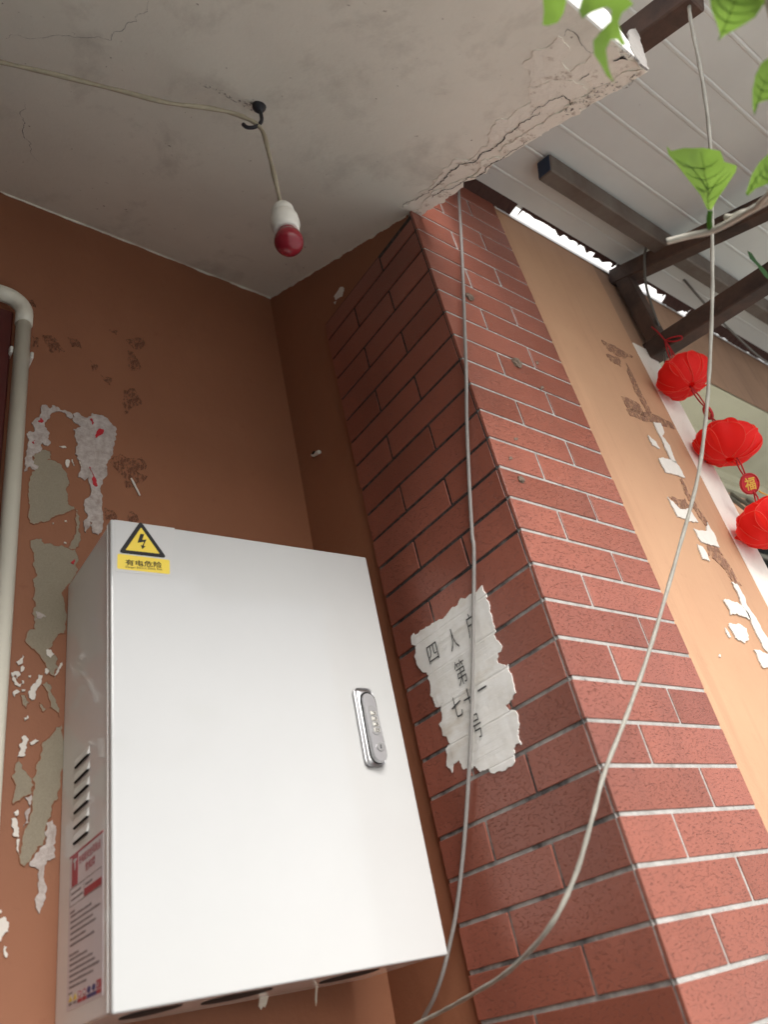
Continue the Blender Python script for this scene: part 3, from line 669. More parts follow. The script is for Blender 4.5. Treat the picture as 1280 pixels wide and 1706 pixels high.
# knock-out holes in the floor of the body
for hx, rx in ((1.2, .55), (3.0, .7), (5.7, .62)):
    P = [cb(hx+math.cos(a)*rx, 1.35+math.sin(a)*.8, .03) for a in [k*math.pi/12 for k in range(24)]]
    v, f = sheet(P, -ez, .012); mesh_obj('cable_hole', v, f, MAT['black'], cab)
def tape(x, y, wd, lo):
    P = [cb(x, y, .03), cb(x+wd, y, .03), cb(x+wd*.96, y+.1, -.25*lo), cb(x+wd*.8, y+.12, -.42*lo), cb(x+wd*.5, y+.1, -.34*lo), cb(x+wd*.35, y+.12, -.5*lo), cb(x+wd*.05, y+.1, -.3*lo)]
    v, f = sheet(P, -ey, .02); mesh_obj('tape_tail', v, f, MAT['pvc'], cab)
tape(4.4, 3.1, .22, .4); tape(5.75, 2.9, .05, .7)
# combination lock
def ct(x, y): return None
h0 = onY(611, 1212, 5.1); lx = (h0-O).dot(ex); lz = (h0-O).dot(ez)
lock = mesh_obj('combination_lock', *(lambda r: ([cb(*q) for q in r[0]], r[1]))(bevel_box((lx-.30, -.16, lz-1.03), (lx+.26, .01, lz+1.0), .14, 4)), MAT['zinc'], cab, smooth=True)
def lever_shape(w0, z0_, z1_, yf, yb, n=10):
    pts = [(w0*math.cos(a), z1_-w0 + w0*math.sin(a)) for a in [k*math.pi/n for k in range(n+1)]] + [(-w0*math.cos(a), z0_+w0 - w0*math.sin(a)) for a in [k*math.pi/n for k in range(n+1)]]
    return pts
pp = lever_shape(.19, -.98, .82, 0, 0)
N = len(pp); tilt = lambda z: -.20 - .10*max(0, (.82-z)/1.8)
V = [cb(lx+.03+a, tilt(c), lz+c) for a, c in pp] + [cb(lx+.03+a*1.12, tilt(c)+.09, lz+c*1.02) for a, c in pp]
Fv = [tuple(range(N))] + [(i, i+N, (i+1) % N+N, (i+1) % N) for i in range(N)] + [tuple(range(N, 2*N))[::-1]]
lev_ = mesh_obj('lever', V, Fv, MAT['zinc'], lock)
pp2 = lever_shape(.232, -1.0, .87, 0, 0)
V = [cb(lx+.03+a*1.02, -.163, lz+c) for a, c in pp2]; v, f = sheet(V, -ey, .008); mesh_obj('lever_gap', v, f, MAT['black'], lock)
pp3 = lever_shape(.125, -.33, .46, 0, 0)
V = [cb(lx+.05+a, tilt(c), lz+c+.02) for a, c in pp3]; v, f = sheet(V, -ey, .012)
MAT['zinc_dark'] = plain('worn_zinc', (.42, .42, .42), .4, 1.0, bump=0)
mesh_obj('dial_window', v, f, MAT['zinc_dark'], lock)
for i, ch in enumerate('3338'):
    z = .27-.15*i
    mesh_obj('dial', *(lambda r: ([cb(*q) for q in r[0]], r[1]))(bevel_box((lx-.02, tilt(z)-.035, lz+z-.055), (lx+.15, tilt(z), lz+z+.055), .015)), MAT['pvc_white'], lock)
    lettering('dial_digit', ch, cb(lx+.005, tilt(z)-.035, lz+z-.045), ex, ez, .12, .09, -ey, MAT['ink'], lock, .006)
zk = -.62
V = [cb(lx+.06+.11*math.cos(a), tilt(zk)-.005, lz+zk+.11*math.sin(a)) for a in [k*math.pi/10 for k in range(20)]]; v, f = sheet(V, -ey, .02); mesh_obj('key_cylinder', v, f, MAT['zinc_dark'], lock)
V = [cb(lx+.06+a, tilt(zk)-.03, lz+zk+c) for a, c in ((-.012, -.05), (.012, -.05), (.012, .05), (-.012, .05))]; v, f = sheet(V, -ey, .004); mesh_obj('keyhole', v, f, MAT['ink'], lock)

# ---- warning sticker on the door
def fr_(px, py): q = hit(px, py, O, nf); return ((q-O).dot(ex), (q-O).dot(ez))
stk = thing('warning_sticker', cb(.8, 0, 9), 'yellow triangle high voltage warning sticker on the top left of the cabinet door', 'sticker')
n_ = -nf
def fpoly(name, P, y, th, mat, parent): 
    v, f = sheet([cb(a, y, c) for a, c in P], n_, th); return mesh_obj(name, v, f, MAT[mat], parent)
def rnd_poly(P, r, n=5):
    out = []
    for i in range(len(P)):
        a, c, d = Vector(P[i-1]), Vector(P[i]), Vector(P[(i+1) % len(P)])
        p, q = c+(a-c).normalized()*r, c+(d-c).normalized()*r
        for k in range(n+1):
            t = k/n; out.append(tuple(p*(1-t)**2 + c*2*t*(1-t) + q*t*t))
    return out
A = [fr_(*q) for q in ((191, 866), (291, 880), (284, 960), (192, 952))]
fpoly('film', A, 0, .006, 'film', stk)
T = [fr_(*q) for q in ((234, 868), (278, 930), (197, 921))]
cx = sum(t[0] for t in T)/3; cz = sum(t[1] for t in T)/3
fpoly('triangle_border', rnd_poly(T, .12), 0, .010, 'ink', stk)
fpoly('triangle_field', rnd_poly([(cx+(a-cx)*.70, cz+(c-cz)*.70) for a, c in T], .02), 0, .014, 'yellow', stk)
o4 = lambda x, y: fr_(80+x*340/1280, 840+y*340/1280)
fpoly('lightning_bolt', [o4(*q) for q in ((578, 188), (602, 190), (590, 226), (616, 224), (598, 262), (610, 266), (590, 284), (582, 258), (592, 260), (600, 238), (560, 244))], 0, .018, 'ink', stk)
PB = [o4(*q) for q in ((435, 310), (762, 350), (764, 440), (433, 405))]
fpoly('text_panel', rnd_poly(PB, .05), 0, .010, 'yellow', stk)
c0 = o4(484, 385); c1_ = o4(714, 402); ct_ = o4(486, 340)
tx = Vector((c1_[0]-c0[0], c1_[1]-c0[1])); dx3 = (ex*tx.x+ez*tx.y).normalized()
lettering('chinese_lettering', '有电危险', cb(c0[0], 0, c0[1]), dx3, ez, tx.length, (ct_[1]-c0[1])*.86, n_, MAT['ink'], stk, .016, .012)
c2 = o4(486, 404)
lettering('english_lettering', 'Danger Electric Shock Risk', cb(c2[0], 0, c2[1]), dx3, ez, tx.length, .075, n_, MAT['ink'], stk, .016)

# ---- notice on the left side
sx = cb(.03, 0, 0); nS = -ex
nA = onX(113, 1430, -8.4); 
yl, yr_ = 8.13, 6.03; zt, zb_ = -16.27, -19.17
ntc = thing('safety_notice', (-8.4, 7, zb_), 'lilac-white charging safety notice with red header on the side of the cabinet', 'notice')
xs_ = (O + ex*.03).x
def sp(y, z): return Vector((xs_ + (-roll)*(z-O.z) - (y-O.y)*ey.x*-1*1.0, y, z))
def spt(a, c):                                        # a 0..1 left(back)->right(front), c 0..1 bottom->top
    y = yl+(yr_-yl)*a; z = zb_+(zt-zb_)*c
    d = (y - O.y)/ey.y
    return O + ex*.03 + ey*d + ez*(z-O.z)
def spoly(name, P, th, mat): 
    v, f = sheet([spt(*q) for q in P], nS, th); return mesh_obj(name, v, f, MAT[mat], ntc)
rect = lambda a0, a1, b0, b1: [(a0, b0), (a1, b0), (a1, b1), (a0, b1)]
spoly('film', rect(0, 1, 0, 1), .006, 'notice')
spoly('red_bar', rect(0, 1, .985, 1), .010, 'red_print')
spoly('logo_block', rect(.08, .26, .775, .985), .011, 'red_print')
spoly('logo_letter', [(.115, .955), (.115, .940), (.155, .944), (.165, .88), (.18, .88), (.185, .944), (.225, .94), (.225, .955), (.17, .963)], .015, 'film')
e_a = (spt(1, .5)-spt(0, .5)).normalized(); Wn = (spt(1, .5)-spt(0, .5)).length; Hn = (spt(0, 1)-spt(0, 0)).length
def slet(name, s, a, c, wd, ht, mat, off=.0): lettering(name, s, spt(a, c), e_a, ez, wd*Wn, ht*Hn, nS, MAT[mat], ntc, .014, off)
slet('title_lettering', '充电桩安全风险点', .29, .895, .65, .062, 'red_print', .012)
slet('title_lettering', '告知牌', .50, .815, .28, .062, 'red_print', .012)
for q in (rect(.03, .97, .765, .769), rect(.03, .97, .648, .652), rect(.03, .036, .652, .765), rect(.964, .97, .652, .765), rect(.46, .466, .652, .765)): spoly('rule', q, .010, 'grey_print')
spoly('red_cell', rect(.47, .963, .656, .705), .011, 'red_print')
rn = random.Random(3)
def smudge(a, c, wd, h=.016, mat='grey_print'):       # unreadable small print: short dashes
    while wd > 0:
        d = min(wd, rn.uniform(.03, .085)); spoly('small_print', rect(a, a+d*.86, c, c+h*rn.uniform(.8, 1)), .009, mat); a += d; wd -= d
smudge(.50, .722, .2); smudge(.07, .722, .3); smudge(.07, .682, .36); smudge(.52, .672, .36, .018, 'film')
smudge(.05, .60, .14)
for i, wd in enumerate((.62, .86, .66, .74, .46, .70)): smudge(.07, .572-i*.037, wd)
smudge(.05, .325, .28)
for i, wd in enumerate((.5, .66, .72, .84, .68, .5)): smudge(.07, .297-i*.034, wd)
smudge(.05, .094, .12, .012)
for i in range(7):
    a = .06+i*.13
    if i < 2: spoly('pictogram', [(a, .05), (a+.11, .05), (a+.055, .088)], .010, 'yellow'); spoly('caption', rect(a+.01, a+.10, .028, .042), .010, 'grey_print')
    elif i < 4:
        R_ = [(a+.055+.05*math.cos(t), .07+.020*math.sin(t)) for t in [k*math.pi/8 for k in range(16)]]
        r_ = [(a+.055+.034*math.cos(t), .07+.0135*math.sin(t)) for t in [k*math.pi/8 for k in range(16)]]
        spoly('pictogram', R_, .010, 'red_print'); spoly('pictogram', r_, .013, 'notice'); spoly('caption', rect(a, a+.115, .022, .045), .010, 'red_print')
    elif i < 6:
        R_ = [(a+.055+.05*math.cos(t), .07+.020*math.sin(t)) for t in [k*math.pi/8 for k in range(16)]]
        spoly('pictogram', R_, .010, 'blue_print'); spoly('caption', rect(a, a+.128, .022, .045), .010, 'blue_print')
    else:
        spoly('pictogram', rect(a, a+.12, .05, .10), .010, 'red_print'); spoly('pictogram', rect(a+.035, a+.05, .058, .09), .013, 'film'); spoly('caption', rect(a, a+.12, .022, .045), .010, 'red_print')

# ================================================================== THINGS ON THE PILLAR
# paper notice
zp, spx = (560, 900), 3.2
out = [(400, 520), (440, 495), (500, 455), (540, 430), (600, 385), (650, 345), (720, 285), (780, 240), (803, 290), (800, 312), (822, 350), (835, 420), (850, 480), (855, 530), (885, 560), (880, 590), (862, 600), (860, 640), (885, 662), (918, 660), (935, 710), (950, 770), (940, 850), (920, 870), (905, 880), (945, 905), (972, 930), (970, 1010), (975, 1060), (988, 1090), (948, 1110), (955, 1180), (830, 1240), (815, 1215), (770, 1235), (740, 1200), (700, 1215), (655, 1170), (620, 1240), (590, 1180), (585, 1110), (610, 1085), (570, 1040), (550, 980), (560, 900), (575, 860), (530, 885), (505, 830), (490, 740), (485, 705), (460, 700), (420, 620), (415, 560)]
pX0 = lambda x, y: onX(x, y, -.012)
pr = [pX0(x, y) for x, y in z8(zp, spx, out)]
ra = [Vector((-.012, p.y, p.z)) for p in ragged(pr, .10, 6, 11)]
v, f = sheet(ra, (-1, 0, 0), .014); v = [Vector(q) for q in v]
notice = thing('paper_notice', (0, 3.3, min(p.z for p in ra)), 'torn white paper notice with black Chinese characters pasted on the side of the tiled pillar', 'notice')
bm = bmesh.new(); bv = [bm.verts.new(q) for q in v]
for q in f: 
    try: bm.faces.new([bv[i] for i in q])
    except ValueError: pass
bmesh.ops.subdivide_edges(bm, edges=[e for e in bm.edges if e.calc_length() > .5], cuts=1)
for k in range(-17, -10):
    for dz in (-.07, 0, .07):
        bmesh.ops.bisect_plane(bm, geom=bm.verts[:]+bm.edges[:]+bm.faces[:], plane_co=(0, 0, k+dz), plane_no=(0, 0, 1))
for q in bm.verts:
    if abs(q.co.z-round(q.co.z)) < .02: q.co.x += .008
    q.co.x += .012*noise.noise(Vector((0, q.co.y*1.5, q.co.z*1.5)))
mesh_obj('paper_sheet', [tuple(q.co) for q in bm.verts], [[q.index for q in (bm.verts.index_update() or fc.verts)] for fc in bm.faces], MAT['paper'], notice)
bm.free()
eyr = Vector((0, -1, 0)); ezu = Vector((0, 0, 1))
for ch, P in (('四', [(482, 560), (556, 640)]), ('人', [(596, 475), (658, 580)]), ('户', [(690, 400), (748, 505)]), ('第', [(632, 645), (705, 760)]), ('七', [(610, 840), (682, 935)]), ('十', [(674, 795), (752, 895)]), ('一', [(748, 765), (815, 815)]), ('号', [(722, 940), (786, 1038)])):
    (xa, ya), (xb, yb) = z8(zp, spx, P)
    c = onX((xa+xb)/2, (ya+yb)/2, -.03)
    wl = abs(onX(xa, (ya+yb)/2, -.03).y - onX(xb, (ya+yb)/2, -.03).y)*.80
    hh = {'一': .045, '四': .50, '人': .60, '户': .64, '第': .66, '七': .54, '十': .56, '号': .60}[ch]
    lettering('character', ch, c - eyr*wl/2 - ezu*hh/2, eyr, ezu, wl, hh, Vector((-1, 0, 0)), MAT['worn_ink'], notice, .020, -.008)
# mud nests
rn = random.Random(9)
for i, ((x, y, r), lab) in enumerate((((862, 605, .17), 'grey mud wasp nest on the lit tiles, the largest of the lumps'), ((783, 495, .14), 'small mud lump on the lit tiles right beside the grey cable'), ((869, 799, .10), 'tiny dry mud crumb on the lit tiles near the pillar edge'))):
    c = onY(x, y, -.02); bm = bmesh.new(); bmesh.ops.create_icosphere(bm, subdivisions=3, radius=1)
    V = []
    for q in bm.verts:
        k = 1+.45*noise.noise(q.co*1.7+Vector((i*5, 0, 0)))+.2*noise.noise(q.co*5); V.append(c + Vector((q.co.x*r*1.1, q.co.y*r*.55, q.co.z*r*1.2))*k)
    o = mesh_obj('mud_nest', V, [[q.index for q in fc.verts] for fc in bm.faces], MAT['mud']); bm.free(); tag(o, lab, 'mud nest', 'mud lumps on the lit tiles')
for (x, y) in ((860, 731), (851, 763), (904, 646), (895, 604)):
    patch('dirt_speck', [(x-3, y-2), (x+2, y-3), (x+3, y+2), (x-2, y+3)], lambda a, c: onY(a, c, -.012), Fn, .006, MAT['mud'], pillar, .05, 2)
# plastic wall anchor on the side wall
a = onX(528, 755, TX-.05)
anc = thing('wall_anchor', a, 'small white plastic cable clip on the terracotta return wall', 'clip')
v, f = beam(a+Vector((0, .28, .10)), a+Vector((-.02, -.22, -.10)), .14, .16, (1, 0, 0), .04); mesh_obj('clip_body', v, f, MAT['pvc_white'], anc)
P = [a+Vector((-.09, .09*math.cos(t)-.03+.1, .045*math.sin(t)+.04)) for t in [k*math.pi/6 for k in range(12)]]; v, f = sheet(P, (-1, 0, 0), .03); mesh_obj('screw_hole', v, f, MAT['black'], anc)

# ================================================================== LAMP, HOOK, PIPE, DOOR FRAME
hk = onS(432, 178, .03)
hook = thing('ceiling_hook', hk, 'black iron hook screwed into the canopy, carrying the lamp cord', 'hook')
V, Fc = lathe([(.02, .12), (.19, .10), (.20, -.02), (.13, -.16), (.07, -.28)], hk, 14); mesh_obj('hook_base', V, Fc, MAT['wrought'], hook, True)
right = r2.copy(); right.z = 0; right.normalize()
pth = smooth_path([hk+Vector((0, 0, -.1)), hk+Vector((0, 0, -.62)), hk+Vector((0, 0, -.86))-right*.08, hk+Vector((0, 0, -1.0))-right*.25, hk+Vector((0, 0, -.97))-right*.44, hk+Vector((0, 0, -.80))-right*.54], 6)
V, Fc = tube(pth, .055, 8); mesh_obj('hook_arm', V, Fc, MAT['wrought'], hook, True)
sad = hk+Vector((0, 0, -.93))-right*.14
lamp = thing('pendant_lamp', sad+Vector((0, 0, -3.6)), 'dark red bulb in a white lamp holder hanging on an old cord', 'lamp')
c0 = hit(0, 104, sad+Vector((0, 2.0, 0)), (0, 1, 0)); sk = hit(469, 347, sad, (0, 1, 0))
def onl(x, y, t): 
    q = sad.lerp(c0, t); return hit(x, y, q, (0, 1, 0))
start = onl(-60, 88, 1.1)
pth = smooth_path([start, onl(0, 104, 1), onl(100, 127, .78), onl(200, 152, .55), onl(280, 172, .35), onl(350, 181, .18), onl(390, 190, .08), onl(415, 200, .02), sad, hit(440, 225, sad, (0, 1, 0)), hit(450, 265, sad, (0, 1, 0)), hit(460, 305, sad, (0, 1, 0)), sk, sk+Vector((0, 0, -.2))], 8)
V, Fc = tube(pth, .062, 8, wob=lambda i, a: 1+.18*math.cos(2*a+i*.55)); mesh_obj('cord', V, Fc, MAT['cord'], lamp, True)
so_ = sk+Vector((.02, 0, 0))
V, Fc = lathe([(.10, .04), (.24, 0), (.29, -.10), (.30, -.26), (.27, -.30), (.31, -.34), (.36, -.46), (.37, -.70), (.33, -.80), (.32, -.98), (.28, -.99)], so_, 28); mesh_obj('lamp_holder', V, Fc, MAT['pvc_white'], lamp, True)
prof = [(.24, -.94), (.25, -1.03)] + [(.365*math.sin(t), -1.33+.365*math.cos(t)) for t in [R(45)+k*(R(178)-R(45))/16 for k in range(17)]]
V, Fc = lathe(prof, so_, 32); mesh_obj('bulb', V, Fc, MAT['bulb_red'], lamp, True)

# pvc pipe
pxc, pyc, pr_ = -10.03, YB-.62, .225
e1 = onY(39, 520, pyc); ztop = e1.z
pipe = thing('drain_pipe', (pxc, pyc, GZ), 'cream plastic pipe with elbow bending left at the far left of the wall', 'pipe')
V, Fc = tube([Vector((pxc, pyc, GZ)), Vector((pxc, pyc, ztop-.2))], pr_, 24); mesh_obj('pipe', V, Fc, MAT['pvc'], pipe, True)
arc = [Vector((pxc-.62+.62*math.cos(t), pyc, ztop-.1+.62*math.sin(t))) for t in [k*math.pi/2/8 for k in range(9)]]
V, Fc = tube([Vector((pxc, pyc, ztop-.55))]+arc+[Vector((pxc-1.05, pyc, ztop+.52))], pr_*1.17, 24); mesh_obj('elbow', V, Fc, MAT['pvc'], pipe, True)
V, Fc = tube([Vector((pxc-.9, pyc, ztop+.52)), Vector((pxc-20, pyc, ztop+.52))], pr_, 24); mesh_obj('branch_pipe', V, Fc, MAT['pvc'], pipe, True)
zc2 = onY(38, 588, pyc).z
for s in (-1, 1):
    v, f = bevel_box((pxc+s*.30-.05, pyc-.05, zc2-.13), (pxc+s*.30+.05, pyc+.55, zc2+.13), .03); mesh_obj('pipe_clip', v, f, MAT['pvc_white'], pipe)
frm = thing('door_frame', (-16, YB-.5, GZ), 'dark maroon wooden door panel at the left edge, behind the plastic pipe', 'door')
fx = onY(20, 560, YB-.5).x
v, f = bevel_box((-34, YB-.5, GZ), (fx, YB+.2, ztop+.02), .05); mesh_obj('panel', v, f, MAT['maroon'], frm)
v, f = bevel_box((fx-.75, YB-.62, GZ), (fx-.55, YB-.45, ztop-.4), .03); mesh_obj('frame_bead', v, f, MAT['maroon'], frm)

# ================================================================== CABLES
pts = [onY(764, 296, -.2), onY(765, 330, -.2), onY(769, 400, -.17), onY(772, 470, -.15), onY(775, 560, -.13), onY(777, 620, -.12), onX(778, 700, -.10), onX(782, 800, -.10), onX(787, 890, -.10), onX(790, 920, -.10), onX(789, 1050, -.12), onX(786, 1200, -.14), onX(779, 1330, -.14), onX(771, 1430, -.14), onX(760, 1520, -.16), onX(750, 1570, -.2), onX(738, 1620, -.24), onX(722, 1665, -.24), onX(706, 1695, -.2), onX(690, 1730, -.2)]
V, Fc = tube(smooth_path(pts, 8), .052, 8); o = mesh_obj('grey_cable', V, Fc, MAT['cable_grey'], None, True); tag(o, 'thin smooth grey cable hanging down along the pillar corner behind the cabinet', 'cable')
spec = [(1148, 8, 27.4), (1152, 40, 26.8), (1168, 120, 25.8), (1181, 210, 25), (1186, 300, 24.3), (1187, 400, 23.6), (1187, 500, 23), (1182, 620, 22.4), (1176, 700, 22), (1162, 800, 21.4), (1130, 920, 20.4), (1085, 1075, 18.9), (1045, 1190, 17.6), (1008, 1285, 16.7), (985, 1370, 16.3), (958, 1460, 16.2)]
path = smooth_path([CAM + ray(a, c).normalized()*d for a, c, d in spec] + [onY(*q) for q in ((915, 1545, .5), (850, 1615, 2.0), (780, 1660, 3.9), (735, 1685, 5.2), (690, 1708, 6.2), (640, 1740, 7.4))], 14)
V, Fc = tube(path, lambda t: .052-.012*t, 10, wob=lambda i, a: 1+.10*math.cos(2*a+i*.8)); o = mesh_obj('twisted_cable', V, Fc, MAT['cable_twist'], None, True); tag(o, 'thick pale twisted cable looping from the roof down across the pillar', 'cable')
pts = [onX(1077, 412, BX-.06), onX(1074, 430, BX-.06), onX(1076, 470, BX-.06), onX(1083, 500, BX-.0), onX(1093, 530, BX+.1), onY(1100, 552, -.6), onY(1108, 590, -.5), onY(1110, 640, -.4)]
V, Fc = tube(smooth_path(pts, 6), .06, 8); o = mesh_obj('drop_cable', V, Fc, MAT['dark_cable'], None, True); tag(o, 'short dark cable running down past the steel bracket behind the top lantern', 'cable')
pts = [onY(1112, 432, -1.6), onY(1150, 478, -1.5), onY(1195, 528, -1.2), onY(1262, 592, -.6), onY(1300, 616, -.4)]
V, Fc = tube(smooth_path(pts, 6), .06, 8); o = mesh_obj('diagonal_cable', V, Fc, MAT['dark_cable'], None, True); tag(o, 'dark cable stretched diagonally under the roof sheet behind the bracket', 'cable')

# ================================================================== LANTERNS
LX, LY = BX, -1.15
top = onX(1110, 553, BX)
def lantern(px, py, lab, r, seed):
    c = onY(px, py, top.y); rn = random.Random(seed)
    t = thing('red_lantern', c-Vector((0, 0, r)), lab, 'lantern', 'red gauze lanterns on a string')
    tilt_ = Matrix.Rotation(rn.uniform(-.25, .25), 3, 'X') @ Matrix.Rotation(rn.uniform(-.25, .25), 3, 'Y')
    bm = bmesh.new(); bmesh.ops.create_uvsphere(bm, u_segments=28, v_segments=16, radius=1)
    V = []
    for q in bm.verts:
        a = math.atan2(q.co.y, q.co.x); k = .93+.03*math.cos(7*a)+.05*noise.noise(q.co*2+Vector((seed, 0, 0)))
        V.append(c + tilt_ @ Vector((q.co.x*k*r*1.12, q.co.y*k*r*1.12, q.co.z*r*.84*(1-.12*abs(q.co.z)))))
    mesh_obj('gauze_body', V, [[q.index for q in fc.verts] for fc in bm.faces], MAT['lantern'], t, True); bm.free()
    for layer, cnt in ((0, 7), (1, 6)):
        for i in range(cnt):
            a0 = (i+.5*layer)*2*math.pi/cnt + rn.uniform(-.18, .18); span = rn.uniform(.52, .72); lean = rn.uniform(-.35, .35)
            top_ph = (.12 if layer == 0 else .38)+rn.uniform(-.04, .06); lift = 1.0+.035*layer+rn.uniform(0, .05)
            nu_, nv_ = 10, 12; V = []; rim = []
            for j in range(nv_+1):
                for k in range(nu_+1):
                    s_ = k/nu_*2-1; tt = j/nv_
                    ph = math.pi*(top_ph + (.97-top_ph)*tt + .10*(1-tt)*s_*s_)
                    a = a0 + s_*span*(.35+.65*math.sin(math.pi*min(.98, .12+tt*.85))**.6) + lean*(1-tt)
                    flare = .17*(1-tt)**2 + .09*abs(s_)**3 + .035*math.sin(6*s_+i)*(1-.5*tt)
                    rr = r*(lift + flare); sx_ = max(.05, math.sin(ph))**.8
                    q = c + tilt_ @ Vector((math.cos(a)*sx_*rr*1.12, math.sin(a)*sx_*rr*1.12, math.cos(ph)*r*.86*lift))
                    V.append(q)
            W_ = nu_+1
            Fp = [(j*W_+k, j*W_+k+1, (j+1)*W_+k+1, (j+1)*W_+k) for j in range(nv_) for k in range(nu_)]
            pt = mesh_obj('petal', V, Fp, MAT['lantern'], t, True)
            rim = [V[j*W_] for j in range(nv_, -1, -1)] + [V[k] for k in range(1, W_)] + [V[j*W_+nu_] for j in range(1, nv_+1)]
            Vr, Fr_ = tube(rim, .011, 5); mesh_obj('lit_edge', Vr, Fr_, MAT['lit_edge'], pt, True)
    return t, c
RL = .74
l1, cA = lantern(1140, 626, 'topmost red gauze ball lantern, tied to the steel bracket', RL, 1)
l2, cB = lantern(1213, 738, 'middle red gauze ball lantern of the hanging string', RL*1.12, 2)
l3, cC = lantern(1280, 871, 'lowest red gauze ball lantern, cut by the right edge of the photo', RL*1.1, 3)
def string(a, c, par, k=2, sep=.05, sag=.0):
    for i in range(k):
        d = Vector((sep*(i-.5), sep*(i-.5), 0)); m = (a+c)/2 + d*2
        V, Fc = tube(smooth_path([a+d*.3, m, c+d], 6), .03, 6); mesh_obj('string', V, Fc, MAT['thread'], par, True)
kn = onX(1108, 568, BX-.1)
string(onX(1086, 545, BX-.06), kn, l1, 1); string(kn, cA+Vector((-.35, 0, .58)), l1, 2, .12); string(kn+Vector((.1, 0, -.1)), cA+Vector((.05, 0, .58)), l1, 1)
lp = [kn, onX(1118, 563, BX-.1), onX(1134, 560, BX-.1), onX(1136, 565, BX-.1), onX(1124, 569, BX-.1), kn]
V, Fc = tube(smooth_path(lp, 6), .035, 6); mesh_obj('bow', V, Fc, MAT['thread'], l1, True)
def medallion(px, py, lab, rx, face, rz=1.0):
    c = onY(px, py, top.y); t = thing('lucky_medallion', c-Vector((0, 0, rx)), lab, 'medallion', 'red medallions between the lanterns')
    fn = face.normalized(); sx3 = Vector((0, 0, 1)).cross(fn).normalized(); uz = fn.cross(sx3)
    def disc(r0, r1=None): return [c + sx3*math.cos(a)*r0 + uz*math.sin(a)*r0*rz for a in [k*math.pi/14 for k in range(28)]]
    v, f = sheet(disc(rx), fn, .05); mesh_obj('disc', v, f, MAT['red_scrap'], t)
    ring, Fr = tube([c + fn*.05 + sx3*math.cos(a)*rx*.9 + uz*math.sin(a)*rx*.9*rz for a in [k*math.pi/14 for k in range(29)]], .03, 6); mesh_obj('rim', ring, Fr, MAT['thread'], t, True)
    lettering('gold_character', '福', c - sx3*rx*.55 - uz*rx*.6*rz, sx3, uz, rx*1.1, rx*1.2*rz, fn, MAT['gold'], t, .06, .02)
    return c
vd = (CAM - cB).normalized()
m1 = medallion(1181, 687, 'dark medallion seen edge-on between the top and middle lanterns', .30, Vector((vd.y, -vd.x, 0))*1.0+vd*.42)
m2 = medallion(1249, 806, 'round red medallion with gold character between the middle and lowest lanterns', .36, vd+Vector((.35, -.25, 0)), 1.1)
string(cA-Vector((0, 0, .58)), m1+Vector((0, 0, .29)), l1, 2, .08); string(m1-Vector((0, 0, .29)), cB+Vector((0, 0, .66)), l2, 2, .08)
string(cB-Vector((0, 0, .62)), m2+Vector((0, 0, .38)), l2, 2, .1); string(m2-Vector((0, 0, .38)), cC+Vector((0, 0, .66)), l3, 2, .1)
V, Fc = tube(smooth_path([m2+Vector((.3, -.1, -.3)), onY(1268, 820, top.y-.2), onY(1300, 834, top.y-.2)], 5), .03, 6); mesh_obj('gold_cord', V, Fc, MAT['gold'], l3, True)

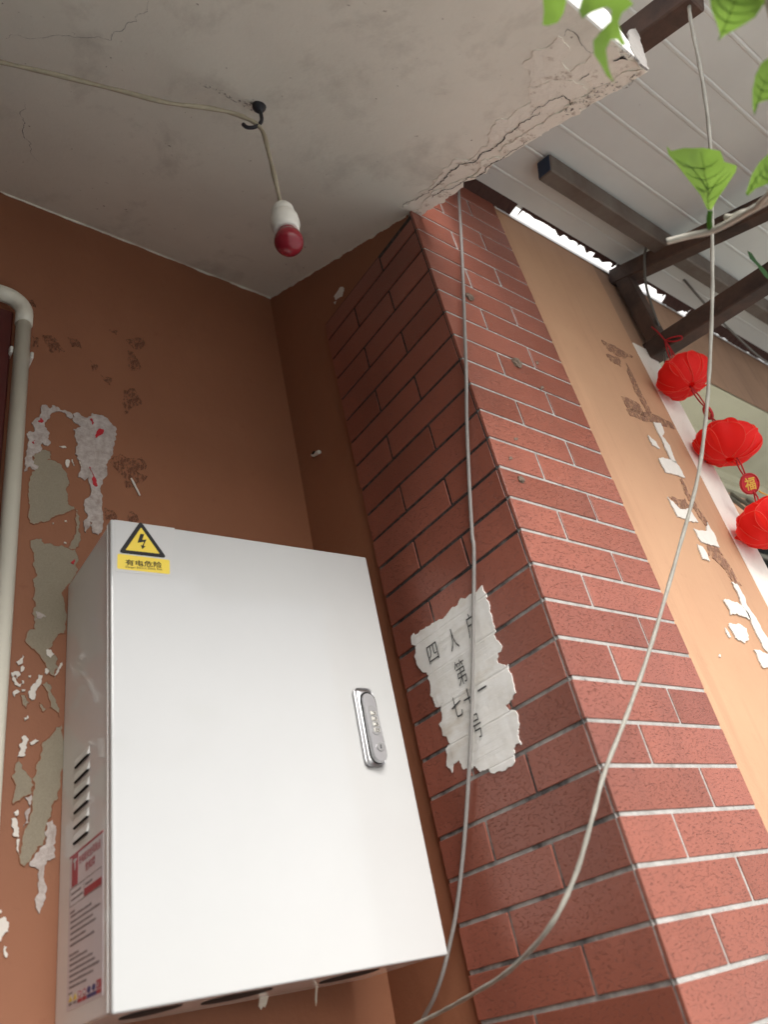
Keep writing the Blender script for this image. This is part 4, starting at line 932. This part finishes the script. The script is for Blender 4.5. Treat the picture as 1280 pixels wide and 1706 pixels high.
# ================================================================== VINE
vine = thing('leafy_vine', hit(1183, 385, CAM+fw*19, fw), 'leafy green vine with pale twig hanging in front at the upper right', 'vine')
def leaf(px, dist, tiltx, tilty, mat='leaf', curl=.10, stem=None, rib=None):
    cxp = sum(p[0] for p in px)/len(px); cyp = sum(p[1] for p in px)/len(px)
    n = (-ray(cxp, cyp)).normalized(); n = (n + r2*tiltx + u2*tilty).normalized()
    c = CAM + ray(cxp, cyp).normalized()*dist
    P = [hit(x, y, c, n) for x, y in px]; N = len(P)
    P2 = []
    for i in range(N):
        a, d = P[i], P[(i+1) % N]; P2 += [a, a.lerp(d, .5)]
    bm = bmesh.new(); vs_ = [bm.verts.new(p) for p in P2]
    tri = tessellate_polygon([P2])
    for t in tri:
        try: bm.faces.new([vs_[i] for i in t])
        except ValueError: pass
    for _ in range(2):
        bmesh.ops.subdivide_edges(bm, edges=[e for e in bm.edges if e.calc_length() > .22], cuts=1)
        bmesh.ops.triangulate(bm, faces=bm.faces[:])
    bmesh.ops.recalc_face_normals(bm, faces=bm.faces[:])
    ra_ = [hit(x, y, c, n) for x, y in rib[0]] if rib else [P[0], c]
    ax = (ra_[-1]-ra_[0]).normalized(); r0 = ra_[0]
    rad = max((p-c).length for p in P)
    for q in bm.verts:
        d = q.co-c; k = d.length/rad
        e_ = q.co-r0; pd = (e_-ax*e_.dot(ax)).length
        q.co += n*(-curl*rad*k*k + .28*pd + .07*rad*noise.noise(d*2.2+Vector((dist, 0, 0))))
    bm.verts.index_update()
    V = [q.co.copy() for q in bm.verts]; Fl = [[q.index for q in fc.verts] for fc in bm.faces]; bm.free()
    o = mesh_obj('leaf', V, Fl, MAT[mat], vine, True)
    if rib:
        m_ = [Vector(q) for q in rib[0]]; rib = list(rib)
        cen = Vector((cxp, cyp))
        for t_ in (.18, .36, .54, .72):
            q0 = m_[0].lerp(m_[-1], t_); dv = (m_[-1]-m_[0]).normalized(); pv = Vector((-dv.y, dv.x))
            for sg in (-1, 1):
                ln = 0
                while ln < 60 and len([1 for i in range(len(px)) if (px[i][1] > (q0+(dv*.6+pv*sg)*(ln+5)).y) != (px[i-1][1] > (q0+(dv*.6+pv*sg)*(ln+5)).y) and (q0+(dv*.6+pv*sg)*(ln+5)).x < (px[i-1][0]-px[i][0])*((q0+(dv*.6+pv*sg)*(ln+5)).y-px[i][1])/(px[i-1][1]-px[i][1]+1e-9)+px[i][0]]) % 2: ln += 3
                if ln > 8: rib.append([tuple(q0), tuple(q0+(dv*.4+pv*sg)*ln*.5), tuple(q0+(dv*.6+pv*sg)*ln*.92)])
        for rb in rib:
            Q = []
            for x, y in rb:
                q = hit(x, y, c, n); k = (q-c).length/rad; e_ = q-r0; q = q + n*.28*(e_-ax*e_.dot(ax)).length; Q.append(q + n*(-curl*rad*k*k+.002))
            V, Fc = tube(smooth_path(Q, 4), lambda t: .010*(1-.6*t), 5); mesh_obj('rib', V, Fc, MAT['leaf_rib'], o, True)
    return c
q3 = lambda P: [(880+x/3.2, y/3.2) for x, y in P]
leaf(q3([(735, 770), (760, 798), (830, 785), (930, 792), (1020, 795), (1040, 850), (1105, 868), (1102, 900), (1060, 980), (1010, 1060), (985, 1130), (962, 1132), (920, 1040), (850, 950), (790, 870), (745, 815)]), 17.5, .25, -.55, rib=[q3([(970, 1130), (960, 1000), (935, 880), (920, 810)]), q3([(965, 1040), (1010, 960), (1060, 900)]), q3([(960, 1010), (880, 900), (820, 840)])])
leaf(q3([(970, -40), (980, 40), (1010, 130), (1022, 195), (1010, 230), (1045, 195), (1120, 150), (1215, 85), (1265, 10), (1250, -80), (1100, -110), (1010, -90)]), 15.0, -.2, -.5, rib=[q3([(1015, 220), (1060, 120), (1100, 20), (1130, -60)])])
leaf(q3([(1300, 300), (1240, 335), (1205, 400), (1192, 480), (1200, 570), (1213, 622), (1228, 560), (1250, 545), (1290, 530), (1340, 450), (1340, 340)]), 15.5, .4, -.3, rib=[q3([(1213, 615), (1240, 500), (1290, 380)])])
leaf(q3([(1290, 812), (1230, 860), (1190, 930), (1163, 1040), (1175, 1050), (1215, 1010), (1290, 970), (1350, 900), (1340, 830)]), 16, .3, -.4, rib=[q3([(1170, 1045), (1240, 920), (1320, 860)])])
leaf(q3([(78, -10), (86, 60), (80, 130), (108, 136), (160, 122), (190, 72), (207, 0), (180, -60), (110, -60)]), 15, -.2, -.5)
leaf(q3([(290, 0), (270, 60), (288, 100), (340, 72), (420, 36), (445, 52), (440, 110), (400, 152), (345, 210), (350, 280), (388, 340), (418, 400), (460, 442), (428, 360), (415, 260), (440, 210), (478, 215), (500, 250), (522, 240), (500, 190), (480, 110), (500, 60), (560, 10), (500, -50), (380, -50)]), 14.5, .1, -.5)
z1q = lambda P: [(980+x/4.267, 300+y/4.267) for x, y in P]
leaf(z1q([(1135, 505), (1165, 520), (1200, 575), (1275, 655), (1300, 720), (1260, 690), (1200, 610), (1150, 560)]), 20, .3, -.2, 'leaf_dark')
tw = lambda P: smooth_path([CAM + ray(x, y).normalized()*d for x, y, d in P], 6)
V, Fc = tube(tw([(1111, 403, 17.6), (1130, 398, 17.6), (1150, 393, 17.6), (1183, 386, 17.5), (1210, 374, 17.3), (1240, 357, 17), (1262, 345, 16.7), (1300, 325, 16.4)]), .065, 8); mesh_obj('twig', V, Fc, MAT['twig'], vine, True)
V, Fc = tube(tw([(1209, 362, 17.4), (1222, 362, 17.3), (1235, 356, 17.1), (1246, 353, 17)]), .06, 7); mesh_obj('twig', V, Fc, MAT['twig'], vine, True)
V, Fc = tube(tw([(1184, 352, 17.4), (1182, 366, 17.4), (1184, 385, 17.5)]), .055, 6); mesh_obj('leaf_stalk', V, Fc, MAT['leaf_rib'], vine, True)
for P in ([(1262, 345, 16.7), (1300, 300, 16), (1330, 240, 15.5), (1310, 100, 15.2), (1270, -30, 15)], [(1270, -30, 15), (1150, -50, 15), (1020, -60, 14.7), (930, -50, 15)]):
    V, Fc = tube(tw(P), .06, 7); mesh_obj('twig', V, Fc, MAT['twig'], vine, True)
for o in bpy.data.objects:
    if 'base' in o: del o['base']
